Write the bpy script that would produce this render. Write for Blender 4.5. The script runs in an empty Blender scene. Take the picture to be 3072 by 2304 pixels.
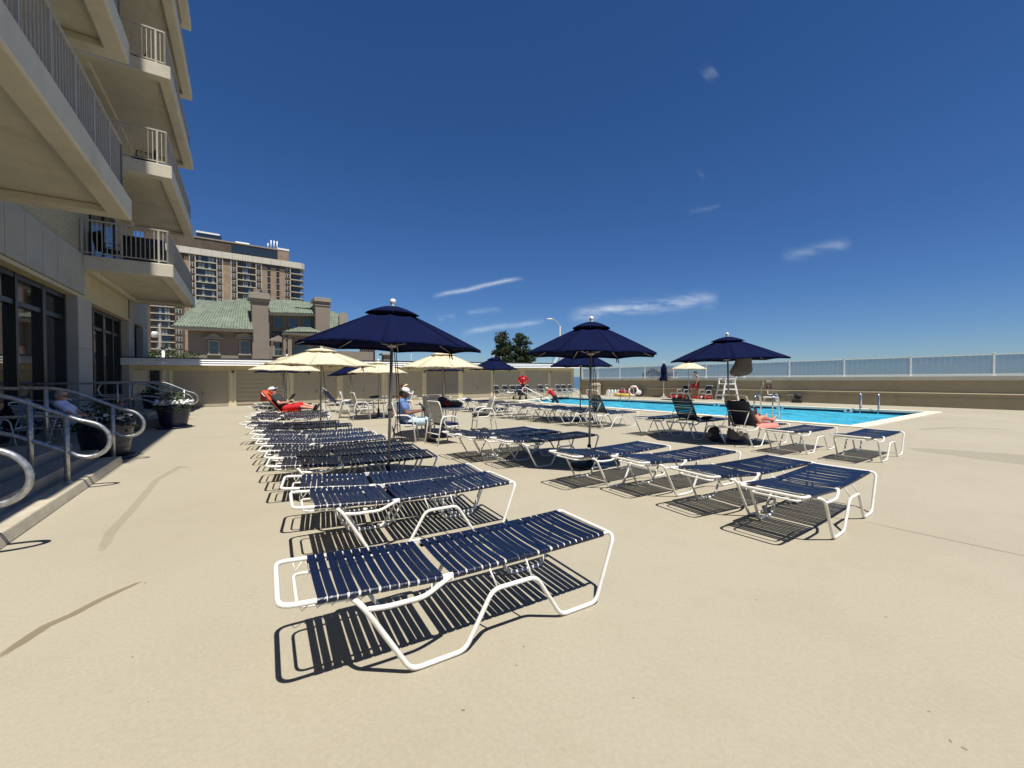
import bpy, math, random
from mathutils import Vector, Matrix
from mathutils.geometry import tessellate_polygon
SC = bpy.context.scene
COL = SC.collection
R = random.Random(11)
PI = math.pi
rad = math.radians

# ------------------------------------------------------------------ camera survey of the site
F = 1240.0; EYE = 1.5; TH = math.atan(22 / F)
def ray(px, py):
    a = (px - 1536) / F; b = (1152 - py) / F
    return Vector((a, math.cos(TH) + b * math.sin(TH), -math.sin(TH) + b * math.cos(TH)))
def G(px, py, z=0.0):
    r = ray(px, py); return Vector((0, 0, EYE)) + r * ((z - EYE) / r.z)
def Pz(px, py, Y):
    r = ray(px, py); return Vector((0, 0, EYE)) + r * (Y / r.y)
class Front:
    """a vertical building front: origin o, unit direction g along it, b points to the back"""
    def __init__(s, o, g):
        s.o = Vector((o[0], o[1], 0)); s.g = Vector((g[0], g[1], 0)).normalized(); s.b = Vector((-s.g.y, s.g.x, 0))
        s.rot = math.atan2(s.g.y, s.g.x)
    def uv(s, px, py, off=0.0):
        r = ray(px, py); e = Vector((0, 0, EYE)); o = s.o + s.b * off
        k = (o - e).dot(s.b) / r.dot(s.b); P = e + r * k
        return ((P - s.o).dot(s.g), P.z)
    def w(s, u, off, z=0.0): return s.o + s.g * u + s.b * off + Vector((0, 0, z))

# ------------------------------------------------------------------ mesh builder
def frames(pts, closed):
    n = len(pts); T = []
    for i in range(n):
        a = pts[i - 1] if (i > 0 or closed) else pts[i]
        b = pts[(i + 1) % n] if (i < n - 1 or closed) else pts[i]
        t = (b - a); T.append(t.normalized() if t.length > 1e-9 else Vector((0, 0, 1)))
    u = Vector((0, 0, 1)) if abs(T[0].z) < .9 else Vector((1, 0, 0))
    u = (u - T[0] * u.dot(T[0])).normalized(); U = [u]
    for i in range(1, n):
        u = U[-1] - T[i] * U[-1].dot(T[i])
        U.append(u.normalized() if u.length > 1e-6 else U[-1])
    return T, U
def fillet(pts, r, k=4):
    pts = [Vector(p) for p in pts]; out = [pts[0]]
    for i in range(1, len(pts) - 1):
        a, p, b = pts[i - 1], pts[i], pts[i + 1]
        ri = r[i] if isinstance(r, (list, tuple)) else r
        q = min(ri, (a - p).length * .49, (b - p).length * .49)
        s = p + (a - p).normalized() * q; e = p + (b - p).normalized() * q
        for j in range(k + 1):
            t = j / k; out.append(s * (1 - t) ** 2 + p * 2 * t * (1 - t) + e * t * t)
    out.append(pts[-1]); return out
def fillet_loop(pts, r, k=4):
    pts = [Vector(p) for p in pts]; n = len(pts); out = []
    for i in range(n):
        a, p, b = pts[i - 1], pts[i], pts[(i + 1) % n]
        q = min(r, (a - p).length * .49, (b - p).length * .49)
        s = p + (a - p).normalized() * q; e = p + (b - p).normalized() * q
        for j in range(k + 1):
            t = j / k; out.append(s * (1 - t) ** 2 + p * 2 * t * (1 - t) + e * t * t)
    return out
class MB:
    def __init__(s, M=None): s.v = []; s.f = []; s.sm = []; s.mi = []; s.M = M
    def add(s, vs, fs, smooth=False, mi=0, M=None):
        o = len(s.v)
        for p in vs:
            p = Vector(p)
            if M is not None: p = M @ p
            if s.M is not None: p = s.M @ p
            s.v.append(p)
        for f in fs: s.f.append([i + o for i in f]); s.sm.append(smooth); s.mi.append(mi)
        return s
    def bx(s, x0, x1, y0, y1, z0, z1, mi=0, M=None):
        vs = [(x, y, z) for z in (z0, z1) for y in (y0, y1) for x in (x0, x1)]
        return s.add(vs, [(0, 2, 3, 1), (4, 5, 7, 6), (0, 1, 5, 4), (2, 6, 7, 3), (0, 4, 6, 2), (1, 3, 7, 5)], False, mi, M)
    def box(s, c, d, mi=0, M=None):
        return s.bx(c[0] - d[0] / 2, c[0] + d[0] / 2, c[1] - d[1] / 2, c[1] + d[1] / 2, c[2] - d[2] / 2, c[2] + d[2] / 2, mi, M)
    def bar(s, a, b, w, h, mi=0):
        a = Vector(a); b = Vector(b); t = (b - a).normalized()
        up = Vector((0, 0, 1)) if abs(t.z) < .95 else Vector((0, 1, 0))
        x = t.cross(up).normalized(); y = x.cross(t)
        vs = [p + x * sx * w / 2 + y * sy * h / 2 for p in (a, b) for sx, sy in ((-1, -1), (1, -1), (1, 1), (-1, 1))]
        return s.add(vs, [(3, 2, 1, 0), (4, 5, 6, 7), (0, 1, 5, 4), (1, 2, 6, 5), (2, 3, 7, 6), (3, 0, 4, 7)], False, mi)
    def tube(s, pts, r, n=8, closed=False, mi=0, M=None, flat=1.0):
        pts = [Vector(p) for p in pts]; T, U = frames(pts, closed); vs = []; m = len(pts)
        for i, p in enumerate(pts):
            ri = r[i] if isinstance(r, (list, tuple)) else r; W = T[i].cross(U[i])
            for j in range(n):
                a = 2 * PI * j / n; vs.append(p + (U[i] * math.cos(a) * flat + W * math.sin(a)) * ri)
        fs = []
        for i in range(m if closed else m - 1):
            k = (i + 1) % m
            for j in range(n): fs.append((i * n + j, i * n + (j + 1) % n, k * n + (j + 1) % n, k * n + j))
        s.add(vs, fs, True, mi, M)
        if not closed:
            o = len(s.v) - m * n
            s.f.append([o + j for j in range(n)][::-1]); s.sm.append(False); s.mi.append(mi)
            s.f.append([o + (m - 1) * n + j for j in range(n)]); s.sm.append(False); s.mi.append(mi)
        return s
    def lathe(s, prof, n=24, M=None, mi=0, smooth=True, cap=True):
        vs = []; fs = []; m = len(prof)
        for r, z in prof:
            for j in range(n): a = 2 * PI * j / n; vs.append((r * math.cos(a), r * math.sin(a), z))
        for i in range(m - 1):
            for j in range(n): fs.append((i * n + j, i * n + (j + 1) % n, (i + 1) * n + (j + 1) % n, (i + 1) * n + j))
        if cap:
            if prof[0][0] > 1e-4: fs.append(tuple(range(n))[::-1])
            if prof[-1][0] > 1e-4: fs.append(tuple((m - 1) * n + j for j in range(n)))
        return s.add(vs, fs, smooth, mi, M)
    def ell(s, c, r, nu=14, nv=9, M=None, mi=0):
        vs = []; fs = []
        for i in range(nv + 1):
            p = PI * i / nv
            for j in range(nu):
                a = 2 * PI * j / nu
                vs.append((c[0] + r[0] * math.sin(p) * math.cos(a), c[1] + r[1] * math.sin(p) * math.sin(a), c[2] - r[2] * math.cos(p)))
        for i in range(nv):
            for j in range(nu): fs.append((i * nu + j, i * nu + (j + 1) % nu, (i + 1) * nu + (j + 1) % nu, (i + 1) * nu + j))
        return s.add(vs, fs, True, mi, M)
    def prism(s, poly, z0, z1, M=None, mi=0, smooth=False):
        n = len(poly); vs = [(p[0], p[1], z0) for p in poly] + [(p[0], p[1], z1) for p in poly]
        fs = [tuple(range(n))[::-1], tuple(range(n, 2 * n))] + [(i, (i + 1) % n, n + (i + 1) % n, n + i) for i in range(n)]
        return s.add(vs, fs, smooth, mi, M)
    def quad(s, a, b, c, d, mi=0): return s.add([a, b, c, d], [(0, 1, 2, 3)], False, mi)
    def cap(s, a, b, ra, rb, n=12):
        """a tapered limb with round ends"""
        a = Vector(a); b = Vector(b); t = b - a; L = t.length
        if L < 1e-5: return s.ell(a, (ra, ra, ra))
        pts = []; rr = []; t /= L
        for k in range(4): q = PI / 2 * (1 - k / 4); pts.append(a - t * ra * math.sin(q)); rr.append(max(ra * math.cos(q), .001))
        for k in range(5): pts.append(a + t * L * k / 4); rr.append(ra + (rb - ra) * k / 4)
        for k in range(1, 5): q = PI / 2 * k / 4; pts.append(b + t * rb * math.sin(q)); rr.append(max(rb * math.cos(q), .001))
        return s.tube(pts, rr, n)
    def build(s, name, mat, parent=None, loc=None, rotz=0.0, bevel=0.0, recalc=True):
        me = bpy.data.meshes.new(name)
        me.from_pydata([tuple(p) for p in s.v], [], s.f)
        me.polygons.foreach_set('use_smooth', s.sm); me.polygons.foreach_set('material_index', s.mi)
        for m in (mat if isinstance(mat, (list, tuple)) else [mat]): me.materials.append(m)
        me.update()
        o = bpy.data.objects.new(name, me); COL.objects.link(o)
        if loc is not None: o.location = loc
        o.rotation_euler.z = rotz
        if parent is not None: o.parent = parent
        if bevel:
            b = o.modifiers.new('edge', 'BEVEL'); b.width = bevel; b.segments = 2; b.limit_method = 'ANGLE'; b.angle_limit = rad(50)
        return o
def tag(o, label=None, cat=None, group=None, kind=None):
    if label: o['label'] = label
    if cat: o['category'] = cat
    if group: o['group'] = group
    if kind: o['kind'] = kind
    return o
def thing(name, label, cat, loc=(0, 0, 0), rotz=0.0, group=None):
    o = bpy.data.objects.new(name, None); COL.objects.link(o); o.empty_display_size = .2
    o.location = loc; o.rotation_euler.z = rotz
    return tag(o, label, cat, group)
def struct(o): o['kind'] = 'structure'; return o
KIDS = {}
def kids(o):
    if o.name not in KIDS: KIDS[o.name] = [c for c in bpy.data.objects if c.parent is o]
    return KIDS[o.name]
def dup(o, parent=None):
    c = o.copy(); COL.objects.link(c)
    if parent is not None: c.parent = parent
    for k in kids(o): dup(k, c)
    return c
def place(proto, loc, rotz, label, group=None, scale=1.0):
    c = dup(proto); c.location = loc; c.rotation_euler.z = rotz; c['label'] = label
    if group: c['group'] = group
    if scale != 1.0: c.scale = (scale,) * 3
    return c
PROTOS = []
def drop(o):
    for k in [c for c in bpy.data.objects if c.parent is o]: drop(k)
    bpy.data.objects.remove(o)

# ------------------------------------------------------------------ materials
def nodes(name):
    m = bpy.data.materials.new(name); m.use_nodes = True; nt = m.node_tree
    return m, nt, nt.nodes['Principled BSDF'], nt.nodes['Material Output']
def N(nt, t, **kw):
    n = nt.nodes.new(t)
    for k, v in kw.items():
        if k[0] == '_': setattr(n, k[1:], v)
        else: n.inputs[k.replace('__', ' ')].default_value = v
    return n
def rgba(c): return (c[0], c[1], c[2], 1)
def ramp(nt, fac, stops):
    r = nt.nodes.new('ShaderNodeValToRGB'); e = r.color_ramp.elements
    while len(e) < len(stops): e.new(.5)
    for i, (p, c) in enumerate(stops): e[i].position = p; e[i].color = rgba(c) if len(c) == 3 else c
    nt.links.new(fac, r.inputs[0]); return r.outputs[0]
def mixc(nt, fac, a, b, mode='MIX'):
    m = nt.nodes.new('ShaderNodeMix'); m.data_type = 'RGBA'; m.blend_type = mode
    for k, v in ((0, fac), (6, a), (7, b)):
        if hasattr(v, 'is_linked') or hasattr(v, 'links'): nt.links.new(v, m.inputs[k])
        else: m.inputs[k].default_value = v if k == 0 else rgba(v)
    return m.outputs[2]
def pbr(name, col, rough=.6, var=.12, scale=4.0, bump=0.0, bscale=40.0, metal=0.0, spec=.5, coat=0.0, grime=None, gscale=1.2):
    m, nt, b, out = nodes(name); L = nt.links
    tc = N(nt, 'ShaderNodeTexCoord')
    n1 = N(nt, 'ShaderNodeTexNoise', Scale=scale, Detail=5.0, Roughness=.6); L.new(tc.outputs['Object'], n1.inputs['Vector'])
    lo = [max(0, c * (1 - var)) for c in col]; hi = [min(1, c * (1 + var)) for c in col]
    c = ramp(nt, n1.outputs['Fac'], [(.3, lo), (.7, hi)])
    if grime:
        n2 = N(nt, 'ShaderNodeTexNoise', Scale=gscale, Detail=6.0, Roughness=.65); L.new(tc.outputs['Object'], n2.inputs['Vector'])
        f = ramp(nt, n2.outputs['Fac'], [(.52, (0, 0, 0)), (.72, (.7, .7, .7))]); c = mixc(nt, f, c, grime)
    L.new(c, b.inputs['Base Color'])
    rr = N(nt, 'ShaderNodeMapRange'); rr.inputs[3].default_value = max(.02, rough - .08); rr.inputs[4].default_value = min(1, rough + .08)
    L.new(n1.outputs['Fac'], rr.inputs[0]); L.new(rr.outputs[0], b.inputs['Roughness'])
    b.inputs['Metallic'].default_value = metal; b.inputs['Specular IOR Level'].default_value = spec
    b.inputs['Coat Weight'].default_value = coat; b.inputs['Coat Roughness'].default_value = .1
    if bump:
        n3 = N(nt, 'ShaderNodeTexNoise', Scale=bscale, Detail=4.0); L.new(tc.outputs['Object'], n3.inputs['Vector'])
        bp = N(nt, 'ShaderNodeBump', Strength=bump, Distance=.02); L.new(n3.outputs['Fac'], bp.inputs['Height']); L.new(bp.outputs[0], b.inputs['Normal'])
    return m
def brick(name, c1, c2, mortar, bw, bh, rough=.85):
    m, nt, b, out = nodes(name); L = nt.links
    tc = N(nt, 'ShaderNodeTexCoord'); sp = N(nt, 'ShaderNodeSeparateXYZ'); L.new(tc.outputs['Object'], sp.inputs[0])
    ad = N(nt, 'ShaderNodeMath', _operation='ADD'); L.new(sp.outputs[0], ad.inputs[0]); L.new(sp.outputs[1], ad.inputs[1])
    cb = N(nt, 'ShaderNodeCombineXYZ'); L.new(ad.outputs[0], cb.inputs[0]); L.new(sp.outputs[2], cb.inputs[1])
    t = N(nt, 'ShaderNodeTexBrick'); L.new(cb.outputs[0], t.inputs['Vector'])
    t.inputs['Color1'].default_value = rgba(c1); t.inputs['Color2'].default_value = rgba(c2); t.inputs['Mortar'].default_value = rgba(mortar)
    t.inputs['Scale'].default_value = 1.0; t.inputs['Mortar Size'].default_value = bh * .13; t.inputs['Brick Width'].default_value = bw; t.inputs['Row Height'].default_value = bh
    nz = N(nt, 'ShaderNodeTexNoise', Scale=.35, Detail=5.0); L.new(tc.outputs['Object'], nz.inputs['Vector'])
    f = ramp(nt, nz.outputs['Fac'], [(.35, (.78, .78, .78)), (.65, (1.1, 1.1, 1.1))])
    L.new(mixc(nt, 1.0, t.outputs['Color'], f, 'MULTIPLY'), b.inputs['Base Color']); b.inputs['Roughness'].default_value = rough
    bp = N(nt, 'ShaderNodeBump', Strength=.5, Distance=.01); L.new(t.outputs['Fac'], bp.inputs['Height']); bp.invert = True; L.new(bp.outputs[0], b.inputs['Normal'])
    return m
def cloth(name, col, trans, rough=.9):
    m, nt, b, out = nodes(name); L = nt.links
    tc = N(nt, 'ShaderNodeTexCoord'); n1 = N(nt, 'ShaderNodeTexNoise', Scale=3.0, Detail=5.0); L.new(tc.outputs['Object'], n1.inputs['Vector'])
    c = ramp(nt, n1.outputs['Fac'], [(.3, [x * .88 for x in col]), (.7, [min(1, x * 1.08) for x in col])])
    w = N(nt, 'ShaderNodeTexNoise', Scale=160.0, Detail=2.0); L.new(tc.outputs['Object'], w.inputs['Vector'])
    w2 = N(nt, 'ShaderNodeTexNoise', Scale=5.0, Detail=3.0); L.new(tc.outputs['Object'], w2.inputs['Vector'])
    ad = N(nt, 'ShaderNodeMath', _operation='MULTIPLY_ADD'); L.new(w2.outputs['Fac'], ad.inputs[0]); ad.inputs[1].default_value = 6.0; L.new(w.outputs['Fac'], ad.inputs[2])
    bp = N(nt, 'ShaderNodeBump', Strength=.35, Distance=.004); L.new(ad.outputs[0], bp.inputs['Height'])
    L.new(c, b.inputs['Base Color']); b.inputs['Roughness'].default_value = rough; b.inputs['Specular IOR Level'].default_value = .06; L.new(bp.outputs[0], b.inputs['Normal'])
    tr = N(nt, 'ShaderNodeBsdfTranslucent'); L.new(c, tr.inputs['Color']); mx = N(nt, 'ShaderNodeMixShader'); mx.inputs[0].default_value = trans
    L.new(b.outputs[0], mx.inputs[1]); L.new(tr.outputs[0], mx.inputs[2]); L.new(mx.outputs[0], out.inputs['Surface'])
    return m
def glass_pane(name, tint, refl=.08, rough=.02):
    """tinted glass one looks through: transparent plus a fresnel reflection"""
    m, nt, b, out = nodes(name); L = nt.links; nt.nodes.remove(b)
    t = N(nt, 'ShaderNodeBsdfTransparent'); t.inputs[0].default_value = rgba(tint)
    g = N(nt, 'ShaderNodeBsdfGlossy'); g.inputs['Roughness'].default_value = rough
    fr = N(nt, 'ShaderNodeFresnel', IOR=1.5); mx = N(nt, 'ShaderNodeMixShader'); L.new(fr.outputs[0], mx.inputs[0]); L.new(t.outputs[0], mx.inputs[1]); L.new(g.outputs[0], mx.inputs[2])
    L.new(mx.outputs[0], out.inputs['Surface']); return m

M = {}
M['white_tube'] = pbr('white_powder_coat', (.80, .79, .75), .32, .04, 6, 0, spec=.5, grime=(.62, .59, .5), gscale=9)
M['strap'] = pbr('navy_vinyl_strap', (.003, .0075, .030), .33, .25, 14, .15, 60, spec=.5)
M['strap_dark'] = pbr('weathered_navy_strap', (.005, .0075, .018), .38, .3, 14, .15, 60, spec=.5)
M['navy_cloth'] = cloth('navy_canvas', (.005, .0085, .042), .03)
M['cream_cloth'] = cloth('cream_canvas', (.78, .72, .54), .25)
M['pole'] = pbr('brushed_aluminium', (.42, .41, .39), .38, .1, 20, metal=.75)
M['steel'] = pbr('pool_steel', (.55, .56, .57), .2, .06, 12, metal=1.0)
M['galv'] = pbr('galvanised_steel', (.43, .44, .44), .4, .35, 26, .1, 60, metal=.75)
M['white_paint'] = pbr('white_paint', (.80, .80, .78), .45, .05, 3, grime=(.66, .65, .6), gscale=2)
M['black'] = pbr('black_plastic', (.012, .012, .013), .45, .2, 8)
M['rubber'] = pbr('black_rubber', (.02, .02, .02), .8, .2, 8)
M['concrete_paint'] = pbr('beige_painted_concrete', (.58, .535, .43), .85, .07, 2.5, .25, 90, grime=(.44, .39, .29), gscale=.9)
M['concrete_grey'] = pbr('grey_beige_precast', (.40, .385, .33), .85, .09, 2.2, .35, 120, grime=(.31, .29, .24), gscale=1.1)
M['panel'] = pbr('precast_fascia_panel', (.36, .35, .30), .85, .06, 1.5, .2, 90, grime=(.29, .27, .22), gscale=.8)
M['panel_tan'] = pbr('tan_bounce_panel', (.52, .44, .28), .85, .07, 1.5, .2, 90)  # beige soffit; on the sheltered fascia, ground bounce light put into the colour
M['rail'] = pbr('taupe_railing', (.42, .385, .33), .55, .08, 5)
M['frame_black'] = pbr('black_window_frame', (.012, .012, .012), .35, .1, 8)
M['step'] = pbr('grey_step_concrete', (.30, .28, .24), .85, .14, 3, .2, 90, grime=(.2, .19, .17), gscale=2.2)
M['kerb'] = pbr('kerb_concrete', (.47, .42, .32), .9, .14, 5, .3, 70, grime=(.38, .32, .22), gscale=3)
M['cream_wood'] = pbr('cream_painted_wood', (.68, .61, .41), .6, .05, 3)
M['door_beige'] = pbr('beige_locker_door', (.40, .355, .265), .6, .05, 2.2, grime=(.38, .32, .22), gscale=1)
M['yellow_brick'] = pbr('ochre_block_wall', (.42, .32, .14), .85, .12, 6, .3, 50)
M['wall_tan'] = pbr('tan_parapet_paint', (.365, .31, .215), .85, .07, 1.2, .2, 60, grime=(.28, .225, .14), gscale=.7)
M['coping'] = pbr('pool_coping_stone', (.74, .69, .55), .7, .1, 3, .15, 60, grime=(.55, .5, .36), gscale=2.5)
M['tile_navy'] = pbr('navy_waterline_tile', (.006, .014, .06), .25, .2, 12)
M['pool_paint'] = pbr('pool_plaster', (.42, .72, .80), .7, .05, 1)
M['glaze'] = pbr('navy_glazed_pot', (.008, .014, .042), .42, .3, 5, .1, 20, coat=.15)
M['soil'] = pbr('potting_soil', (.03, .02, .012), .95)
M['leaf'] = pbr('planter_leaf', (.055, .085, .022), .55, .35, 3)
M['leaf_dark'] = pbr('rose_leaf', (.03, .055, .018), .55, .35, 3)
M['white_petal'] = cloth('white_petal', (.82, .82, .80), .25)
M['pink_petal'] = cloth('pink_petal', (.72, .22, .24), .25)
M['needles'] = pbr('pine_needles', (.034, .058, .022), .7, .45, 1.2)
M['bark'] = pbr('bark', (.09, .065, .045), .95, .3, 8, .4, 30)
M['skin'] = pbr('skin_fair', (.55, .33, .24), .55, .08, 12)
M['skin_red'] = pbr('skin_sunburnt', (.56, .27, .18), .55, .08, 12)
M['skin_dark'] = pbr('skin_tan', (.20, .095, .055), .55, .08, 12)
M['red_cloth'] = pbr('red_cloth', (.50, .012, .016), .85, .12, 8, .2, 40)
M['dark_red'] = pbr('maroon_cloth', (.16, .008, .012), .85, .15, 8, .2, 40)
M['coral'] = pbr('coral_towel', (.72, .24, .2), .95, .2, 10, .4, 90)
M['orange_red'] = pbr('orange_red_towel', (.62, .09, .035), .95, .2, 10, .4, 90)
M['blue_cloth'] = pbr('blue_shirt', (.13, .22, .48), .85, .1, 8, .2, 40)
M['pale_blue'] = pbr('pale_blue_cloth', (.45, .58, .66), .85, .1, 8, .2, 40)
M['lilac_white'] = pbr('white_shirt', (.60, .62, .82), .85, .06, 8, .2, 40)
M['dark_grey'] = pbr('charcoal_cloth', (.03, .033, .034), .85, .15, 8, .2, 40)
M['grey_cloth'] = pbr('grey_cloth', (.19, .185, .17), .9, .15, 6, .3, 40)
M['white_cloth'] = pbr('white_cloth', (.78, .77, .76), .85, .06, 8, .2, 40)
M['straw'] = pbr('straw', (.66, .50, .28), .85, .15, 30, .4, 120)
M['hair'] = pbr('dark_hair', (.012, .009, .007), .6, .3, 30)
M['hair_grey'] = pbr('grey_hair', (.45, .4, .34), .7, .2, 30)
M['navy_cushion'] = pbr('navy_cushion', (.014, .02, .075), .85, .15, 6, .2, 40)
M['foam_yellow'] = pbr('yellow_foam', (.75, .55, .08), .7, .06, 5)
M['plastic_white'] = pbr('white_resin', (.80, .80, .79), .4, .04, 5)
M['plastic_beige'] = pbr('beige_plastic_bin', (.42, .37, .29), .55, .05, 4)
M['red_foam'] = pbr('red_rescue_foam', (.42, .012, .014), .5, .08, 5)
def sling_mat():
    m, nt, b, out = nodes('white_mesh_sling'); L = nt.links
    tc = N(nt, 'ShaderNodeTexCoord'); w = N(nt, 'ShaderNodeTexNoise', Scale=8.0, Detail=3.0); L.new(tc.outputs['Object'], w.inputs['Vector'])
    L.new(ramp(nt, w.outputs['Fac'], [(.3, (.42, .41, .36)), (.7, (.56, .55, .49))]), b.inputs['Base Color']); b.inputs['Roughness'].default_value = .8
    t = N(nt, 'ShaderNodeBsdfTransparent'); mx = N(nt, 'ShaderNodeMixShader'); mx.inputs[0].default_value = .24
    tr = N(nt, 'ShaderNodeBsdfTranslucent'); tr.inputs[0].default_value = (.6, .58, .5, 1); m2 = N(nt, 'ShaderNodeMixShader'); m2.inputs[0].default_value = .25
    L.new(b.outputs[0], m2.inputs[1]); L.new(tr.outputs[0], m2.inputs[2]); L.new(m2.outputs[0], mx.inputs[1]); L.new(t.outputs[0], mx.inputs[2]); L.new(mx.outputs[0], out.inputs['Surface'])
    return m
M['sling'] = sling_mat()
def window_glass(name, base=(.01, .012, .014), rough=.03):
    m, nt, b, out = nodes(name)
    b.inputs['Base Color'].default_value = rgba(base); b.inputs['Roughness'].default_value = rough; b.inputs['Specular IOR Level'].default_value = .8; b.inputs['IOR'].default_value = 1.6
    return m
M['dark_glass'] = window_glass('dark_reflective_glass')
M['house_glass'] = window_glass('house_window_glass', (.03, .04, .045), .05)
M['tower_glass'] = window_glass('tower_window_glass', (.02, .027, .03), .18)
# ------------------------------------------------------------------ camera, sky, sun
cd = bpy.data.cameras.new('camera'); cam = bpy.data.objects.new('camera', cd); COL.objects.link(cam)
cam.location = (0, 0, EYE); cam.rotation_euler = (PI / 2 - TH, 0, 0)
cd.sensor_width = 36; cd.lens = 36 * F / 3072; cd.clip_start = .05; cd.clip_end = 20000
SC.camera = cam
SUN = Vector((.205, -.36, 1.0)).normalized()
sl = bpy.data.lights.new('sun', 'SUN'); sl.energy = 5.0; sl.angle = rad(.53); sl.color = (1, .95, .86)
so = bpy.data.objects.new('sun', sl); COL.objects.link(so); so.location = (10, -10, 40); so.rotation_euler = (-SUN).to_track_quat('-Z', 'Y').to_euler()
w = bpy.data.worlds.new('World'); SC.world = w; w.use_nodes = True; nt = w.node_tree; L = nt.links
bg = nt.nodes['Background']; sky = nt.nodes.new('ShaderNodeTexSky'); sky.sky_type = 'NISHITA'; sky.sun_disc = False
sky.sun_elevation = math.asin(SUN.z); sky.sun_rotation = math.atan2(SUN.x, SUN.y); sky.altitude = 0; sky.air_density = 1.0; sky.dust_density = .0; sky.ozone_density = 4.0
hs = nt.nodes.new('ShaderNodeHueSaturation'); hs.inputs['Saturation'].default_value = 1.2; L.new(sky.outputs[0], hs.inputs['Color'])
sk = nt.nodes.new('ShaderNodeMix'); sk.data_type = 'RGBA'; sk.blend_type = 'MULTIPLY'; sk.inputs[0].default_value = 1; L.new(hs.outputs[0], sk.inputs[6])
sgeo = nt.nodes.new('ShaderNodeTexCoord'); ssp = nt.nodes.new('ShaderNodeSeparateXYZ'); L.new(sgeo.outputs['Generated'], ssp.inputs[0])
L.new(ramp(nt, ssp.outputs[2], [(0.0, (.66, .86, 1.20)), (.12, (.72, .88, 1.20)), (.4, (.84, .93, 1.18)), (.75, (.84, .93, 1.15))]), sk.inputs[7])
# thin high cirrus and contrails, laid out by direction (u = east/north, v = height/north)
tc = nt.nodes.new('ShaderNodeTexCoord'); sp = nt.nodes.new('ShaderNodeSeparateXYZ'); L.new(tc.outputs['Generated'], sp.inputs[0])
def mth(op, a, b=None, c=None):
    n = nt.nodes.new('ShaderNodeMath'); n.operation = op
    for i, v in enumerate((a, b, c)):
        if v is None: continue
        if isinstance(v, (int, float)): n.inputs[i].default_value = v
        else: L.new(v, n.inputs[i])
    return n.outputs[0]
yy = mth('MAXIMUM', sp.outputs[1], .05); u = mth('DIVIDE', sp.outputs[0], yy); v = mth('DIVIDE', sp.outputs[2], yy)
cb = nt.nodes.new('ShaderNodeCombineXYZ'); L.new(u, cb.inputs[0]); L.new(v, cb.inputs[1])
nz = nt.nodes.new('ShaderNodeTexNoise'); nz.inputs['Scale'].default_value = 9; nz.inputs['Detail'].default_value = 8; nz.inputs['Roughness'].default_value = .65
mp = nt.nodes.new('ShaderNodeMapping'); mp.inputs['Rotation'].default_value = (0, 0, -.17); mp.inputs['Scale'].default_value = (1, 4.5, 1); L.new(cb.outputs[0], mp.inputs[0]); L.new(mp.outputs[0], nz.inputs['Vector'])
nz2 = nt.nodes.new('ShaderNodeTexNoise'); nz2.inputs['Scale'].default_value = 6; nz2.inputs['Detail'].default_value = 5; L.new(cb.outputs[0], nz2.inputs['Vector'])
vw = mth('MULTIPLY_ADD', nz2.outputs['Fac'], .03, mth('SUBTRACT', v, .015))
nf = mth('MINIMUM', mth('MAXIMUM', mth('MULTIPLY_ADD', nz.outputs['Fac'], 3.2, -1.15), 0.0), 1.0)
tot = None
def UV(px, py): r = ray(px, py); return r.x / r.y, r.z / r.y
for (x0, y0, x1, y1, wd, amp, wisp) in [
    (1294, 893, 1574, 829, .0042, .55, .35), (1380, 1000, 1640, 962, .006, .42, .7), (1700, 948, 2160, 892, .013, .75, 1.0),
    (1310, 953, 1370, 948, .006, .22, 1), (1395, 938, 1510, 930, .006, .22, 1), (2340, 770, 2560, 726, .012, .22, 1),
    (2060, 638, 2165, 618, .005, .16, 1), (2095, 530, 2110, 517, .009, .2, 1), (2110, 235, 2150, 205, .015, .15, 1), (1960, 900, 2160, 915, .012, .16, 1)]:
    a = UV(x0, y0); b = UV(x1, y1); dx, dy = b[0] - a[0], b[1] - a[1]; ln = math.hypot(dx, dy); dx /= ln; dy /= ln
    al = mth('ADD', mth('MULTIPLY', mth('SUBTRACT', u, a[0]), dx), mth('MULTIPLY', mth('SUBTRACT', vw, a[1]), dy))
    pe = mth('SUBTRACT', mth('MULTIPLY', mth('SUBTRACT', vw, a[1]), dx), mth('MULTIPLY', mth('SUBTRACT', u, a[0]), dy))
    t = mth('DIVIDE', al, ln)
    ends = mth('MULTIPLY', mth('MINIMUM', mth('MAXIMUM', mth('MULTIPLY', t, 6.0), 0), 1), mth('MINIMUM', mth('MAXIMUM', mth('MULTIPLY', mth('SUBTRACT', 1.0, t), 6.0), 0), 1))
    q = mth('DIVIDE', pe, wd); body = mth('POWER', 2.718, mth('MULTIPLY', mth('MULTIPLY', q, q), -1.0))
    m_ = mth('MULTIPLY', mth('MULTIPLY', ends, body), mth('MULTIPLY_ADD', nf, wisp, 1 - wisp)); m_ = mth('MULTIPLY', m_, amp)
    tot = m_ if tot is None else mth('MAXIMUM', tot, m_)
front = mth('GREATER_THAN', sp.outputs[1], .05); tot = mth('MULTIPLY', tot, front)
mx = nt.nodes.new('ShaderNodeMix'); mx.data_type = 'RGBA'; L.new(tot, mx.inputs[0]); L.new(sk.outputs[2], mx.inputs[6]); mx.inputs[7].default_value = (11., 12.2, 13.6, 1)
L.new(mx.outputs[2], bg.inputs[0]); bg.inputs[1].default_value = .057
SC.view_settings.view_transform = 'Standard'; SC.view_settings.look = 'None'; SC.view_settings.exposure = .28; SC.view_settings.gamma = 1
SC.cycles.max_bounces = 8; SC.cycles.transparent_max_bounces = 16; SC.cycles.caustics_reflective = False; SC.cycles.caustics_refractive = False
SC.cycles.use_denoising = True

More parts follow.
